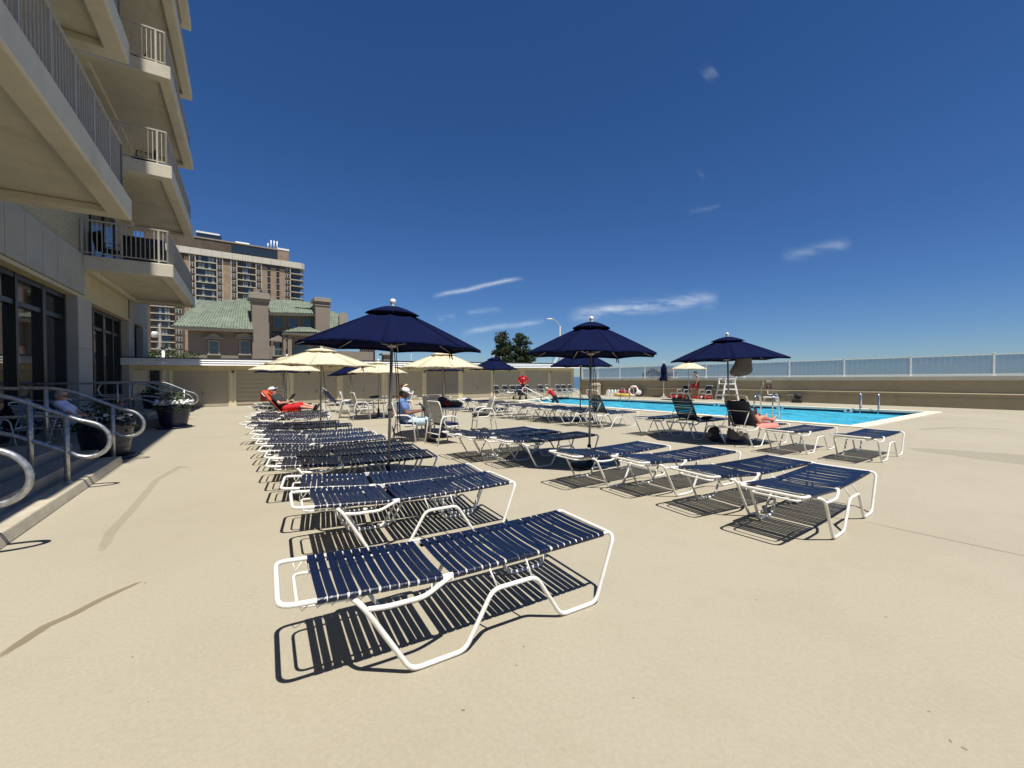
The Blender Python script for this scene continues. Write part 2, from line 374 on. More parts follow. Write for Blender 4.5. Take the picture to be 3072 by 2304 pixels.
# ------------------------------------------------------------------ fronts
dF = Vector((-.5426, .84, 0)).normalized(); nF = Vector((dF.y, -dF.x, 0))
BLD = dict(loc=(nF * -3.2), rot=math.atan2(dF.y, dF.x))
def B(t, n, z): return Vector((t, -(n + 3.2), z))          # building-local coordinates
def FW(t, n, z=0.0): return dF * t + nF * n + Vector((0, 0, z))
gA = G(592, 1222); gB = G(1723, 1183); GAR = Front(gA, gB - gA); GL = (gB - gA).length
wA = G(1753, 1184); wB = G(3072, 1231.5); wdir = (wB - wA).normalized(); WL = (wB - wA).length

# ------------------------------------------------------------------ ground, sea, deck
def deck_mat():
    m, nt, b, out = nodes('pool_deck_coating'); L = nt.links; tc = N(nt, 'ShaderNodeTexCoord')
    def nz(s, d=6.0, r=.6):
        n = N(nt, 'ShaderNodeTexNoise', Scale=s, Detail=d, Roughness=r); L.new(tc.outputs['Object'], n.inputs['Vector']); return n.outputs['Fac']
    c = ramp(nt, nz(.32), [(.3, (.352, .316, .24)), (.5, (.378, .342, .262)), (.75, (.402, .366, .284))])
    f = ramp(nt, nz(1.7, 8, .7), [(.5, (0, 0, 0)), (.8, (.55, .55, .55))]); c = mixc(nt, f, c, (.335, .296, .218))
    f = ramp(nt, nz(7, 4), [(.68, (0, 0, 0)), (.74, (.32, .32, .32))]); c = mixc(nt, f, c, (.262, .226, .16))
    f = ramp(nt, nz(42, 3), [(.3, (.94, .94, .94)), (.7, (1.05, 1.05, 1.05))]); c = mixc(nt, 1.0, c, f, 'MULTIPLY')
    f = ramp(nt, nz(260, 2), [(.3, (.88, .88, .88)), (.7, (1.12, 1.12, 1.12))]); c = mixc(nt, 1.0, c, f, 'MULTIPLY')
    L.new(c, b.inputs['Base Color']); b.inputs['Roughness'].default_value = .88; b.inputs['Specular IOR Level'].default_value = .25
    bp = N(nt, 'ShaderNodeBump', Strength=.35, Distance=.004); L.new(nz(230, 3), bp.inputs['Height']); L.new(bp.outputs[0], b.inputs['Normal'])
    return m
M['deck'] = deck_mat()
PNR, PFR = G(2552, 1278), G(2777, 1237); PFL, PNL = G(1680, 1190.5), G(1571, 1203.5)
pool = [PNL, PNR, PFR, PFL]
def inset(poly, d):
    out = []; n = len(poly)
    for i in range(n):
        a, p, b = poly[i - 1], poly[i], poly[(i + 1) % n]
        e1 = (p - a).normalized(); e2 = (b - p).normalized(); n1 = Vector((e1.y, -e1.x, 0)); n2 = Vector((e2.y, -e2.x, 0))
        k = n1.dot(n2); m_ = (n1 + n2) / (1 + k); out.append(p + m_ * d)
    return out
cop_out = inset(pool, .42)
wC = wB + wdir * 14; gE = GAR.w(-9, 1.5); wall_back = GAR.w(GL + 1, 1.5)
outer = [FW(-14, -4.8), FW(31, -4.8), gE, wall_back, wA + Vector((.3, .6, 0)), wC + Vector((.3, .5, 0)), wC + Vector((-6, -40, 0)), FW(-14, 14)]
mb = MB(); tris = tessellate_polygon([outer, cop_out]); allp = outer + cop_out
mb.add(allp, [tuple(t) for t in tris]); deck = mb.build('pool_deck', M['deck'])
for p in deck.data.polygons:
    if p.normal.z < 0: p.flip()
struct(deck)
mb = MB(); mb.quad((-6000, -6000, -3), (6000, -6000, -3), (6000, 6000, -3), (-6000, 6000, -3))
struct(mb.build('ground', pbr('sandy_ground', (.36, .31, .22), .95, .2, .05, grime=(.10, .13, .05), gscale=.02)))
sea_m, nt_, b_, o_ = nodes('sea_water'); b_.inputs['Base Color'].default_value = (.012, .045, .075, 1); b_.inputs['Roughness'].default_value = .18
tc_ = N(nt_, 'ShaderNodeTexCoord'); nn = N(nt_, 'ShaderNodeTexNoise', Scale=.6, Detail=5.0); nt_.links.new(tc_.outputs['Object'], nn.inputs['Vector']); bp_ = N(nt_, 'ShaderNodeBump', Strength=.6, Distance=.3); nt_.links.new(nn.outputs['Fac'], bp_.inputs['Height']); nt_.links.new(bp_.outputs[0], b_.inputs['Normal'])
wn = Vector((-wdir.y, wdir.x, 0)); wn = wn if wn.x > 0 else -wn
s0 = wA + wn * 90
mb = MB(); mb.add([s0 - wdir * 6000, s0 + wdir * 6000, s0 + wdir * 6000 + wn * 9000, s0 - wdir * 6000 + wn * 9000], [(0, 1, 2, 3)])
o = mb.build('sea', sea_m, loc=(0, 0, -2.9)); struct(o)
# worn, darker marks and hairline joints on the deck
def stain_mat(name, col, dens):
    m, nt, b, out = nodes(name); L = nt.links; b.inputs['Base Color'].default_value = rgba(col); b.inputs['Roughness'].default_value = .85
    tc = N(nt, 'ShaderNodeTexCoord'); n = N(nt, 'ShaderNodeTexNoise', Scale=5.0, Detail=7.0, Roughness=.7); L.new(tc.outputs['Object'], n.inputs['Vector'])
    at = N(nt, 'ShaderNodeAttribute', _attribute_name='edge'); f = N(nt, 'ShaderNodeMath', _operation='MULTIPLY_ADD'); L.new(n.outputs['Fac'], f.inputs[0]); f.inputs[1].default_value = .9; f.inputs[2].default_value = -.45
    a = N(nt, 'ShaderNodeMath', _operation='ADD'); L.new(f.outputs[0], a.inputs[0]); L.new(at.outputs['Fac'], a.inputs[1])
    mr = N(nt, 'ShaderNodeMapRange'); mr.inputs[1].default_value = .38; mr.inputs[2].default_value = .62; mr.inputs[4].default_value = dens; L.new(a.outputs[0], mr.inputs[0])
    t = N(nt, 'ShaderNodeBsdfTransparent'); mx = N(nt, 'ShaderNodeMixShader'); L.new(mr.outputs[0], mx.inputs[0]); L.new(t.outputs[0], mx.inputs[1]); L.new(b.outputs[0], mx.inputs[2]); L.new(mx.outputs[0], out.inputs['Surface'])
    return m
def strip_mark(name, pts, wd, mat, z):
    """a soft-edged band along pts: five columns, the attribute 'edge' fades to 0 at the sides"""
    pts = [Vector(p) for p in pts]; P = []
    for i in range(len(pts) - 1):
        for k in range(6): P.append(pts[i].lerp(pts[i + 1], k / 6))
    P.append(pts[-1]); vs = []; at = []; fs = []; n = len(P)
    for i, p in enumerate(P):
        t = (P[min(i + 1, n - 1)] - P[max(i - 1, 0)]).normalized(); s = Vector((-t.y, t.x, 0)); w_ = (wd(i / (n - 1)) if callable(wd) else wd)
        e = min(1, 5 * min(i, n - 1 - i) / n + (.0))
        for k, a in ((-1, 0), (-.5, .8), (0, 1), (.5, .8), (1, 0)): q = p + s * w_ * k; vs.append((q.x, q.y, z)); at.append(a * (.35 + .65 * e) if e > 0 else 0)
    for i in range(n - 1):
        for k in range(4): fs.append((i * 5 + k, i * 5 + k + 1, i * 5 + k + 6, i * 5 + k + 5))
    o = MB().add(vs, fs).build(name, mat); A = o.data.attributes.new('edge', 'FLOAT', 'POINT'); A.data.foreach_set('value', at); return struct(o)
dk = stain_mat('damp_mark', (.25, .205, .13), .75); dk2 = stain_mat('faint_mark', (.275, .25, .185), .17); dk3 = stain_mat('joint_mark', (.24, .205, .145), .55)
strip_mark('deck_stain', [G(-30, 1990), G(60, 1930), G(135, 1880), G(215, 1845), G(300, 1800), G(365, 1770), G(440, 1738)], lambda t: .05 - .02 * t, dk, .003)
strip_mark('deck_stain', [G(290, 1690), G(330, 1600), G(400, 1525), G(470, 1440), G(540, 1400), G(580, 1405)], .06, dk2, .003)
strip_mark('deck_stain', [G(2700, 1345), G(2860, 1358), G(3000, 1372), G(3250, 1395)], lambda t: .35 + .9 * t, dk2, .003)
strip_mark('deck_stain', [G(2740, 1290), G(2860, 1283), G(3072, 1290)], .16, dk2, .004)
strip_mark('deck_joint', [G(705, 1337), G(860, 1318), G(1240, 1260), G(1480, 1226)], .012, dk3, .005)
strip_mark('deck_joint', [G(500, 1318), G(620, 1312), G(760, 1306)], .012, dk3, .005)
strip_mark('deck_joint', [G(2560, 1558), G(2800, 1610), G(3072, 1668), G(3300, 1715)], .01, dk3, .005)
for k in range(16):
    q = G(R.uniform(200, 2900), R.uniform(1500, 2250)); a = R.uniform(0, 6.28); s = R.uniform(.003, .009)
    strip_mark('deck_stain', [q + Vector((math.cos(a), math.sin(a), 0)) * s * j for j in (-1.5, 0, 1.5)], s * 1.1, dk3, .003)

# ------------------------------------------------------------------ pool
WZ = -.16
mb = MB()
pi_, po = pool, cop_out
for i in range(4):
    j = (i + 1) % 4
    a, b, c, d_ = po[i], po[j], pi_[j], pi_[i]
    up = Vector((0, 0, .03)); lo = Vector((0, 0, -.06))
    mb.quad(a + up, b + up, c + up, d_ + up); mb.quad(d_ + up, c + up, c + lo, d_ + lo); mb.quad(b + up, a + up, a + lo, b + lo)
jm = MB()
for i in range(4):
    a, b, c, d_ = po[i], po[(i + 1) % 4], pi_[(i + 1) % 4], pi_[i]; n_ = int((b - a).length / .62)
    for k in range(1, n_):
        p, r_ = a.lerp(b, k / n_) + Vector((0, 0, .0325)), d_.lerp(c, k / n_) + Vector((0, 0, .0325)); t_ = (b - a).normalized() * .006; jm.quad(p - t_, p + t_, r_ + t_, r_ - t_)
struct(jm.build('coping_joints', pbr('joint_grout', (.34, .30, .22), .95)))
cop = mb.build('pool_coping', M['coping']); struct(cop)
mb = MB(); tl = inset(pool, -.004)
for i in range(4):
    j = (i + 1) % 4
    for k, (z0, z1, mi) in enumerate(((-.06, -.36, 0), (-.36, -1.3, 1))): mb.quad(tl[i] + Vector((0, 0, z0)), tl[j] + Vector((0, 0, z0)), tl[j] + Vector((0, 0, z1)), tl[i] + Vector((0, 0, z1)), mi)
mb.add([p + Vector((0, 0, -1.3)) for p in tl], [(0, 1, 2, 3)], False, 1)
struct(mb.build('pool_basin', [M['tile_navy'], M['pool_paint']]))
wm, nt_, b_, o_ = nodes('pool_water'); L_ = nt_.links
tc_ = N(nt_, 'ShaderNodeTexCoord'); mp_ = N(nt_, 'ShaderNodeMapping'); mp_.inputs['Rotation'].default_value = (0, 0, .9); mp_.inputs['Scale'].default_value = (1.0, .55, 1); L_.new(tc_.outputs['Object'], mp_.inputs[0])
n1 = N(nt_, 'ShaderNodeTexNoise', Scale=1.5, Detail=6.0, Distortion=.9); n2 = N(nt_, 'ShaderNodeTexNoise', Scale=9.0, Detail=3.0, Distortion=.4)
L_.new(mp_.outputs[0], n1.inputs['Vector']); L_.new(mp_.outputs[0], n2.inputs['Vector'])
ad = N(nt_, 'ShaderNodeMath', _operation='MULTIPLY_ADD'); L_.new(n2.outputs['Fac'], ad.inputs[0]); ad.inputs[1].default_value = .35; L_.new(n1.outputs['Fac'], ad.inputs[2])
bp_ = N(nt_, 'ShaderNodeBump', Strength=1.0, Distance=.3); L_.new(ad.outputs[0], bp_.inputs['Height'])
b_.inputs['Base Color'].default_value = (.07, .50, .72, 1); b_.inputs['Roughness'].default_value = .9; b_.inputs['Specular IOR Level'].default_value = 0; L_.new(bp_.outputs[0], b_.inputs['Normal'])
t_ = N(nt_, 'ShaderNodeBsdfTransparent'); t_.inputs[0].default_value = (.12, .66, .88, 1); m1 = N(nt_, 'ShaderNodeMixShader'); m1.inputs[0].default_value = .68; L_.new(ramp(nt_, ad.outputs[0], [(.42, (.42, .42, .42)), (.62, (.72, .72, .72)), (.85, (.95, .95, .95))]), m1.inputs[0]); L_.new(t_.outputs[0], m1.inputs[1]); L_.new(b_.outputs[0], m1.inputs[2])
g_ = N(nt_, 'ShaderNodeBsdfGlossy'); g_.inputs['Roughness'].default_value = .06; L_.new(bp_.outputs[0], g_.inputs['Normal'])
fr = N(nt_, 'ShaderNodeFresnel', IOR=1.33); L_.new(bp_.outputs[0], fr.inputs['Normal']); m2 = N(nt_, 'ShaderNodeMixShader'); frs = N(nt_, 'ShaderNodeMath', _operation='MULTIPLY'); L_.new(fr.outputs[0], frs.inputs[0]); frs.inputs[1].default_value = .6; L_.new(frs.outputs[0], m2.inputs[0]); L_.new(m1.outputs[0], m2.inputs[1]); L_.new(g_.outputs[0], m2.inputs[2]); L_.new(m2.outputs[0], o_.inputs['Surface'])
mb = MB(); nW = 40; vs = []; fs = []
for i in range(nW + 1):
    for j in range(nW + 1):
        a = tl[0].lerp(tl[3], j / nW); b = tl[1].lerp(tl[2], j / nW); p = a.lerp(b, i / nW)
        vs.append((p.x, p.y, WZ + .012 * math.sin(p.x * 3.1 + p.y * 1.7) * math.sin(p.y * 2.3 - p.x * 1.1)))
for i in range(nW):
    for j in range(nW): q = i * (nW + 1) + j; fs.append((q, q + nW + 1, q + nW + 2, q + 1))
mb.add(vs, fs, True); struct(mb.build('pool_water', wm))
# ------------------------------------------------------------------ strap loungers
RT = .0135
def strap_mesh(mb, stations, half, tf, rr, width=.0408, sag=.007, seed=0):
    """vinyl straps wrapped over two side tubes; tf(u, w, dz) -> point"""
    q = random.Random(seed)
    for u in stations:
        du = q.uniform(-.002, .002); sk = q.uniform(-.0025, .0025) if q.random() < .85 else q.uniform(-.007, .007); sg = sag * q.uniform(.6, 1.5); wd = width * q.uniform(.97, 1.02) / 2
        path = []; r0 = RT + .001
        for s in (-1, 1):
            seg = [(s * (half - .03), -r0 - .004)]
            for k in range(7): a = -PI / 2 + PI * k / 6; seg.append((s * (half + math.cos(a) * r0), math.sin(a) * r0))
            if s == 1: seg = seg[::-1]
            path += seg
            if s == -1:
                for k in range(1, 8): x = -half + 2 * half * k / 8; path.append((x, r0 - sg * (1 - (x / half) ** 2)))
        vs = []; fs = []; n = len(path)
        for (w_, z_) in path:
            c = u + du + sk * w_ / half
            nx, nz = (0, 1)
            if abs(abs(w_) - half) < .02: dx = w_ - math.copysign(half, w_); l = math.hypot(dx, z_) or 1; nx, nz = dx / l, z_ / l
            for side, off in ((-1, 0), (1, 0), (1, .0028), (-1, .0028)): vs.append(tf(c + side * wd, w_ + nx * off, z_ + nz * off))
        for i in range(n - 1):
            a, b = i * 4, i * 4 + 4
            for j in range(4): fs.append((a + j, a + (j + 1) % 4, b + (j + 1) % 4, b + j))
        mb.add(vs, fs, False)
def lounger(name, label, back=0.0, seed=1, strap='strap'):
    """head end at u=0, foot end at u=1.99, local x along the lounger; back = lift of the back section in degrees"""
    t = thing(name, label, 'sun lounger')
    ZJ, ZF, ZH, UJ = .415, .428, .474, .785; H = .262; W = .315; tb = M['white_tube']
    # base: foot bar, bent legs and ground rails in one loop, head cross tube
    side = [(1.985, W, ZF), (1.825, W, .0135), (1.535, W, .0135), (1.35, W, .30), (1.055, W, .30), (.885, W, .0135), (.585, W, .0135), (.345, W, .418)]
    loop = [Vector(p) for p in side] + [Vector((.30, H - .06, .42)), Vector((.30, -H + .06, .42))] + [Vector((x, -y, z)) for x, y, z in side[::-1]]
    mb = MB(); mb.tube(fillet_loop(loop, .05, 4), RT, 8, True)
    for s in (-1, 1):
        mb.tube(fillet([(.375, s * W, .385), (.46, s * W, .372), (.66, s * W, .368), (.74, s * (W - .01), .402), (.815, s * (W - .028), .424)], .05, 3), RT * .95, 8)
        mb.box((.80, s * (H + .014), .418), (.06, .022, .034))
        for u0, u1 in ((1.085, 1.05), (1.32, 1.30)): mb.tube([(u0, s * W, .305), (u1, s * H, ZJ + .005)], .006, 6)
        mb.tube([(UJ + .03, s * H, ZJ + .003), (1.3, s * H, ZJ - .004), (1.7, s * H, ZF - .003), (1.985, s * H, ZF)], RT * .92, 8)
    mb.build('frame', tb, t)
    mb = MB(); seat_z = lambda u: ZJ + (ZF - ZJ) * (u - UJ) / 1.2 - .006 * math.sin(PI * (u - UJ) / 1.2)
    strap_mesh(mb, [.842 + .0485 * k for k in range(23)], H, lambda u, w_, dz: Vector((u, w_, seat_z(u) + dz)), RT, seed=seed)
    mb.build('seat_straps', M[strap], t)
    a = rad(back) if back else math.atan2(ZH - ZJ, UJ); ca, sa = math.cos(a), math.sin(a)
    bt = lambda s_, w_, dz: Vector((UJ - s_ * ca + dz * sa, w_, ZJ + s_ * sa + dz * ca))     # s_ measured from the joint up the back
    mb = MB(); LB = .785
    mb.tube(fillet([bt(.0, -H, 0), bt(LB, -H, 0), bt(LB, H, 0), bt(0, H, 0)], .07, 5), RT, 8)
    mb.tube([bt(.03, -H, -.012), bt(.03, H, -.012)], .008, 6)
    if not back:                                            # the wire hooks under the side tubes
        for s in (-1, 1):
            for k in range(5): mb.tube([bt(.70 - .065 * k, s * (H - .012), -.012), bt(.685 - .065 * k, s * (H - .03), -.05), bt(.655 - .065 * k, s * (H - .012), -.012)], .0028, 5)
    mb.build('back_frame', tb, t)
    mb = MB(); strap_mesh(mb, [.028 + .0485 * k for k in range(13)], H, bt, RT, seed=seed + 50); mb.build('back_straps', M[strap], t)
    mb = MB()
    if back:
        lo = .36; q = bt(.40, 0, -.02)
        mb.tube(fillet([(lo, -.235, .40), (q.x, -.235, q.z), (q.x, .235, q.z), (lo, .235, .40)], .04, 4), .009, 7)
        for s in (-1, 1): mb.tube([(q.x, s * .235, q.z), bt(.40, s * H, -.002)], .008, 6)
        mb.tube([(lo, -.30, .395), (lo, .30, .395)], .007, 6)
    else:
        mb.tube(fillet([bt(.25, -.19, -.02), bt(.45, -.19, -.055), bt(.70, -.19, -.05), bt(.70, .19, -.05), bt(.45, .19, -.055), bt(.25, .19, -.02)], .05, 4), .009, 7)
        for s in (-1, 1): mb.tube([bt(.25, s * .19, -.02), bt(.25, s * H, -.004)], .007, 6)
    mb.build('support_bail', tb, t)
    return t
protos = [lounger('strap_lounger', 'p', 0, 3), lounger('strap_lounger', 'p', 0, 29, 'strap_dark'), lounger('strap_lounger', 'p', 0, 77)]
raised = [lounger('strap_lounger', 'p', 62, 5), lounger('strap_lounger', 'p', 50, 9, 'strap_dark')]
gL = 'strap loungers in the long row beside the steps'; gR = 'strap loungers in the open rows towards the pool'; gF = 'strap loungers along the locker doors and the far pool edge'
ROW = [  # x, y, angle, prototype, label, group
 (-1.175, 2.04, .538, 0, 'flat navy strap lounger standing alone nearest the camera, front end of the long row', gL),
 (-1.84, 3.424, .522, 2, 'navy strap lounger second from the front of the long row, wholly in sun', gL),
 (0, (848, 1453), .43, 0, 'navy strap lounger at the foot of the large front umbrella pole, in front of it', gL),
 (0, (803, 1392), .45, 1, 'shaded strap lounger directly behind the front umbrella pole', gL),
 (0, (797.6, 1367), .45, 1, 'shaded lounger second behind the front umbrella pole, fifth of the long row', gL),
 (0, (780, 1350.5), .44, 1, 'half shaded lounger sixth from the front of the long row', gL),
 (0, (772, 1328), .44, 0, 'sunlit lounger seventh from the front, with its white bracket showing', gL),
 (0, (761, 1314), .42, 2, 'lounger eighth from the front of the long row', gL),
 (0, (756, 1300), .38, 1, 'lounger ninth from the front, just before the cream umbrella pole', gL),
 (0, (742, 1283), .42, 1, 'dark shaded lounger just behind the pole of the large cream umbrella', gL),
 (0, (724, 1272), .40, 1, 'lounger whose head end reaches farthest out to the steps side', gL),
 (0, (741, 1251), .33, 0, 'sunlit lounger between the cream umbrella shade and the man in red shorts', gL),
 (0, (758, 1242), .33, 2, 'lounger right in front of the man in red shorts', gL),
 (0, (752, 1222), .22, 1, 'lounger right behind the man in red shorts', gL),
 (0, (768, 1212), .2, 0, 'lounger at the far end of the long row, before the slatted locker door', gL),
 (2.294, 3.676, .639, 2, 'navy strap lounger nearest the camera in the row of four at the open right side', gR),
 (1.89, 4.42, .503, 0, 'second nearest lounger of the row of four on the open deck', gR),
 (1.39, 5.11, .54, 2, 'third nearest lounger of the row of four on the open deck', gR),
 (.64, 5.475, .61, 0, 'farthest of the row of four, its head above the blue umbrella base', gR),
 (-1.178, 7.49, .60, 1, 'flat lounger farthest from the middle umbrella pole, next to the black cushion chair', gR),
 (-.889, 7.16, .56, 1, 'flat lounger sandwiched between two others beside the middle umbrella', gR),
 (-.255, 6.73, .57, 1, 'lounger in the shade whose foot end touches the middle umbrella pole', gR),
 (5.80, 7.12, .61, 0, 'outermost lounger near the corner of the pool, nothing beyond it', gR),
 (5.01, 7.88, .57, 2, 'flat lounger right beside the sunbathing woman', gR),
 (3.11, 10.45, .55, 0, 'flat lounger to the pool side of the row, before the pair with raised backs', gR),
 (-.5, 14.7, .45, 1, 'first flat lounger of the slanting row at the near pool edge, farthest from the camera', gF),
 (.07, 14.2, .47, 1, 'second flat lounger of the slanting row at the near pool edge', gF),
 (.586, 13.6, .47, 0, 'third flat lounger of the slanting row at the near pool edge', gF),
 (1.0, 13.2, .47, 1, 'fourth flat lounger of the slanting row, partly in umbrella shade', gF),
 (1.5, 12.46, .5, 1, 'fifth flat lounger of the slanting row, next to the raised one', gF),
 (-.96, 15.6, .42, 1, 'flat lounger behind the slanting row, at the far navy umbrella pole', gF),
 (-5.25, 22.0, .05, 1, 'lone flat lounger parallel to the louvred locker door', gF),
 (-2.9, 18.25, .3, 1, 'flat lounger with a white and blue towel thrown on it', gF),
 (-2.2, 17.5, .35, 0, 'flat lounger between the towel lounger and the far navy umbrella', gF),
 (-1.6, 16.8, .38, 1, 'flat dark lounger just beside the far navy umbrella', gF),
 (-8.07, 18.0, .1, 1, 'flat lounger before the fourth locker door, left of the table', gF),
 (-7.0, 16.6, .12, 0, 'flat lounger in front of the one with the raised back, left of the table', gF),
]
def head_at(x, y): return (x, y) if not isinstance(y, tuple) else tuple(G(y[0], y[1], .455)[:2])
for x, y, a, k, lab, grp in ROW:
    x, y = head_at(x, y); place(protos[k], (x, y, 0), a, lab, grp)
RAISED = [(1.95, 11.85, .5, 0, 'lounger with its back raised beside the pool, at the end of the slanting row', gF),
          (4.41, 8.68, .50, 0, 'lounger with raised back that the sunbathing woman lies on', gR),
          (3.65, 9.71, .52, 0, 'lounger with raised back and a dark towel on the seat', gR),
          (-8.2, 17.2, .12, 1, 'lounger with raised back standing before the locker doors', gF)]
for x, y, a, k, lab, grp in RAISED: place(raised[k], (x, y, 0), a, lab, grp)
mx_, my_ = G(766, 1236, .42)[:2]; MAN_L = (mx_, my_, .16)
place(raised[1], (mx_, my_, 0), .16, 'lounger with raised back that the man in red shorts lies on', gL)
for p in protos + raised: drop(p)

# ------------------------------------------------------------------ umbrellas
def umbrella(label, group, loc, rad_, zr, za, cloth_, rot=0.0, tilt=(0, 0), base=True, cord=1, pole_r=.019, valance=False, seed=0):
    """zr height of the rim, za height of the top; tilt = lean of the whole umbrella (x, y) in radians"""
    q = random.Random(seed); t = thing('patio_umbrella', label, 'umbrella', loc, 0, group); nR = 8
    T = Matrix.Rotation(tilt[0], 4, 'Y') @ Matrix.Rotation(tilt[1], 4, 'X') @ Matrix.Rotation(rot, 4, 'Z')
    rv = rad_ * .27; zv = zr + (za - zr) * .74
    def pt(k, f, r1=rad_, z1=zr, r0=rv * .8, z0=None):
        """f 0..1 from the vent ring to the rim, k in eighths (fraction = between ribs)"""
        z0 = zv + .02 if z0 is None else z0
        i = math.floor(k); fr = k - i; a0 = 2 * PI * i / nR; a1 = 2 * PI * (i + 1) / nR
        r = r0 + (r1 - r0) * f; P = Vector((math.cos(a0), math.sin(a0), 0)).lerp(Vector((math.cos(a1), math.sin(a1), 0)), fr) * r
        dip = math.sin(PI * fr); P.z = z0 + (z1 - z0) * (f ** 1.05) - dip * (.008 + .022 * f * (1 - f) * 4) + dip * .03 * max(0, f - .85) / .15
        return P
    mb = MB(T); NK, NF = 6, 9
    for p_ in range(nR):                                       # one gore per panel, sewn along the ribs
        vs = []; fs = []; wob = [q.uniform(-.006, .006) for _ in range(4)]
        for k in range(NK + 1):
            for f in range(NF + 1):
                fr = k / NK; P = pt(p_ + min(fr, .9999), f / NF); P.z += math.sin(PI * fr) * math.sin(PI * f / NF) * wob[0] + math.sin(2 * PI * fr) * math.sin(2 * PI * f / NF) * wob[1]; vs.append(P)
        for k in range(NK):
            for f in range(NF): a = k * (NF + 1) + f; b = a + NF + 1; fs.append((a, a + 1, b + 1, b))
        mb.add(vs, fs, True)
    for k in range(nR * NK):                                   # the hem
        a = pt(k / NK, 1); b = pt((k + 1) / NK, 1) if k + 1 < nR * NK else pt(0, 1); d_ = Vector((0, 0, -.028))
        mb.add([a, b, b + d_, a + d_], [(0, 1, 2, 3)], True)
    for k in range(nR):
        for off in (.012,):                                     # stitched seam along each rib
            mb.tube([pt(k, f / 6) + Vector((0, 0, .004)) for f in range(7)], .004, 4)
    cp = mb.build('canopy', cloth_, t); so_ = cp.modifiers.new('cloth', 'SOLIDIFY'); so_.thickness = .003
    mb = MB(T); vs = []; fs = []; q2 = [q.uniform(.5, 1.6) for _ in range(nR)]
    for k in range(nR * NK):
        i = k // NK; fr = k % NK / NK
        for f in range(5):
            P = pt(k / NK, f / 4, rv * 1.1, zv + .03, .02, za); P.z = za - (za - zv - .03) * (f / 4) ** 1.55 + math.sin(PI * fr) * .016 * (f / 4) ** 2 * (q2[i] - .8); vs.append(P)
    for k in range(nR * NK):
        for f in range(4): a = k * 5 + f; b = ((k + 1) % (nR * NK)) * 5 + f; fs.append((a, a + 1, b + 1, b))
    mb.add(vs, fs, True); vp = mb.build('vent', cloth_, t); so_ = vp.modifiers.new('cloth', 'SOLIDIFY'); so_.thickness = .003
    mb = MB(T); mb.tube([(0, 0, .05), (0, 0, za - .02)], pole_r, 12); mb.lathe([(pole_r + .006, 1.02), (pole_r + .006, 1.09)], 12); mb.build('pole', M['pole'], t)
    mb = MB(T); mb.lathe([(.012, za - .02), (.03, za), (.022, za + .012), (.03, za + .03), (.037, za + .05), (.037, za + .066), (.026, za + .086), (.002, za + .093)], 14); mb.build('finial', M['plastic_white'], t)
    hz = zr + .02
    mb = MB(T); mb.lathe([(.03, hz - .03), (.055, hz - .02), (.055, hz + .01), (.03, hz + .025)], 12); mb.build('runner', M['pole'], t); MB(T).lathe([(.03, za - .16), (.05, za - .15), (.05, za - .12), (.02, za - .1)], 12).build('hub', M['pole'], t)
    for k in range(nR):
        mb = MB(T); mb.tube([pt(k, f / 4, r0=.04, z0=za - .14) - Vector((0, 0, .018)) for f in range(5)], .007, 5)
        mid = pt(k, .52, r0=.04, z0=za - .14) - Vector((0, 0, .02)); a = 2 * PI * k / nR
        rb_ = mb.build('rib', M['pole'], t); MB(T).tube([(math.cos(a) * .045, math.sin(a) * .045, hz), mid], .0075, 6).build('strut', M['pole'], rb_)
    mb = MB(T)
    if cord:
        for k in range(cord):
            x = .05 + .03 * k; mb.tube([(x * .6, .03 * k, zr - .02), (x + .02, .05 - .04 * k, zr * .75), (x + .05, .03, zr * .42), (x + .09, -.02, zr * .34), (x + .03, 0, zr * .36), (.03, 0, zr * .46)], .0055, 5)
        a = 2 * PI * 1 / nR; e = pt(1, .97); mb.tube([e, e + Vector((.01, 0, -.06)), e + Vector((.03, .01, -.12))], .011, 5); mb.tube([e, e + Vector((-.02, 0, -.05)), e + Vector((-.01, .01, -.11))], .009, 5)
        mb.build('cord', M['black'], t)
    if base:
        mb = MB(); mb.lathe([(.33, 0), (.34, .02), (.31, .055), (.12, .075), (.05, .085), (.03, .36), (.0, .36)], 28); mb.build('base_plate', M['glaze'], t)
        for z in (.14, .28): mb = MB(); mb.tube([(.02, 0, z), (.075, 0, z)], .007, 6); mb.lathe([(.001, 0), (.02, .004), (.02, .018), (.001, .022)], 10, Matrix.Translation((.075, 0, z)) @ Matrix.Rotation(PI / 2, 4, 'Y')); mb.build('clamp_knob', M['black'], t)
    return t
gN = 'navy patio umbrellas'; gC = 'cream patio umbrellas'; NV, CR = M['navy_cloth'], M['cream_cloth']
umbrella('large navy umbrella nearest the camera, over the long lounger row', gN, (-1.60, 5.30, 0), 1.14, 1.88, 2.40, NV, .2, (.035, .01), seed=1, cord=2)
umbrella('navy umbrella over the middle loungers, blue round base under the farthest of four', gN, (1.30, 6.94, 0), 1.10, 1.87, 2.42, NV, .12, (.012, 0), seed=2, cord=2)
umbrella('navy umbrella with a grey garment hanging under it', gN, (5.01, 9.5, 0), 1.22, 1.89, 2.42, NV, .38, (-.03, 0), seed=3, cord=0)
umbrella('navy umbrella at the near pool edge, half hidden behind the middle one', gN, (2.3, 13.9, 0), 1.08, 1.85, 2.42, NV, .3, seed=4)
umbrella('navy umbrella before the plain locker doors, beside the pine tree', gN, (-.82, 18.5, 0), 1.08, 1.82, 2.36, NV, .05, seed=5)
umbrella('navy umbrella showing only its rim behind the big cream one at the louvred door', gN, (-3.86, 23.5, 0), 1.08, 1.83, 2.2, NV, .2, seed=6, cord=0)
umbrella('tilted navy umbrella peeping out behind the cream umbrella of the far table', gN, (-8.3, 21.6, 0), 1.15, 1.66, 2.1, NV, .1, (-.1, 0), seed=7)
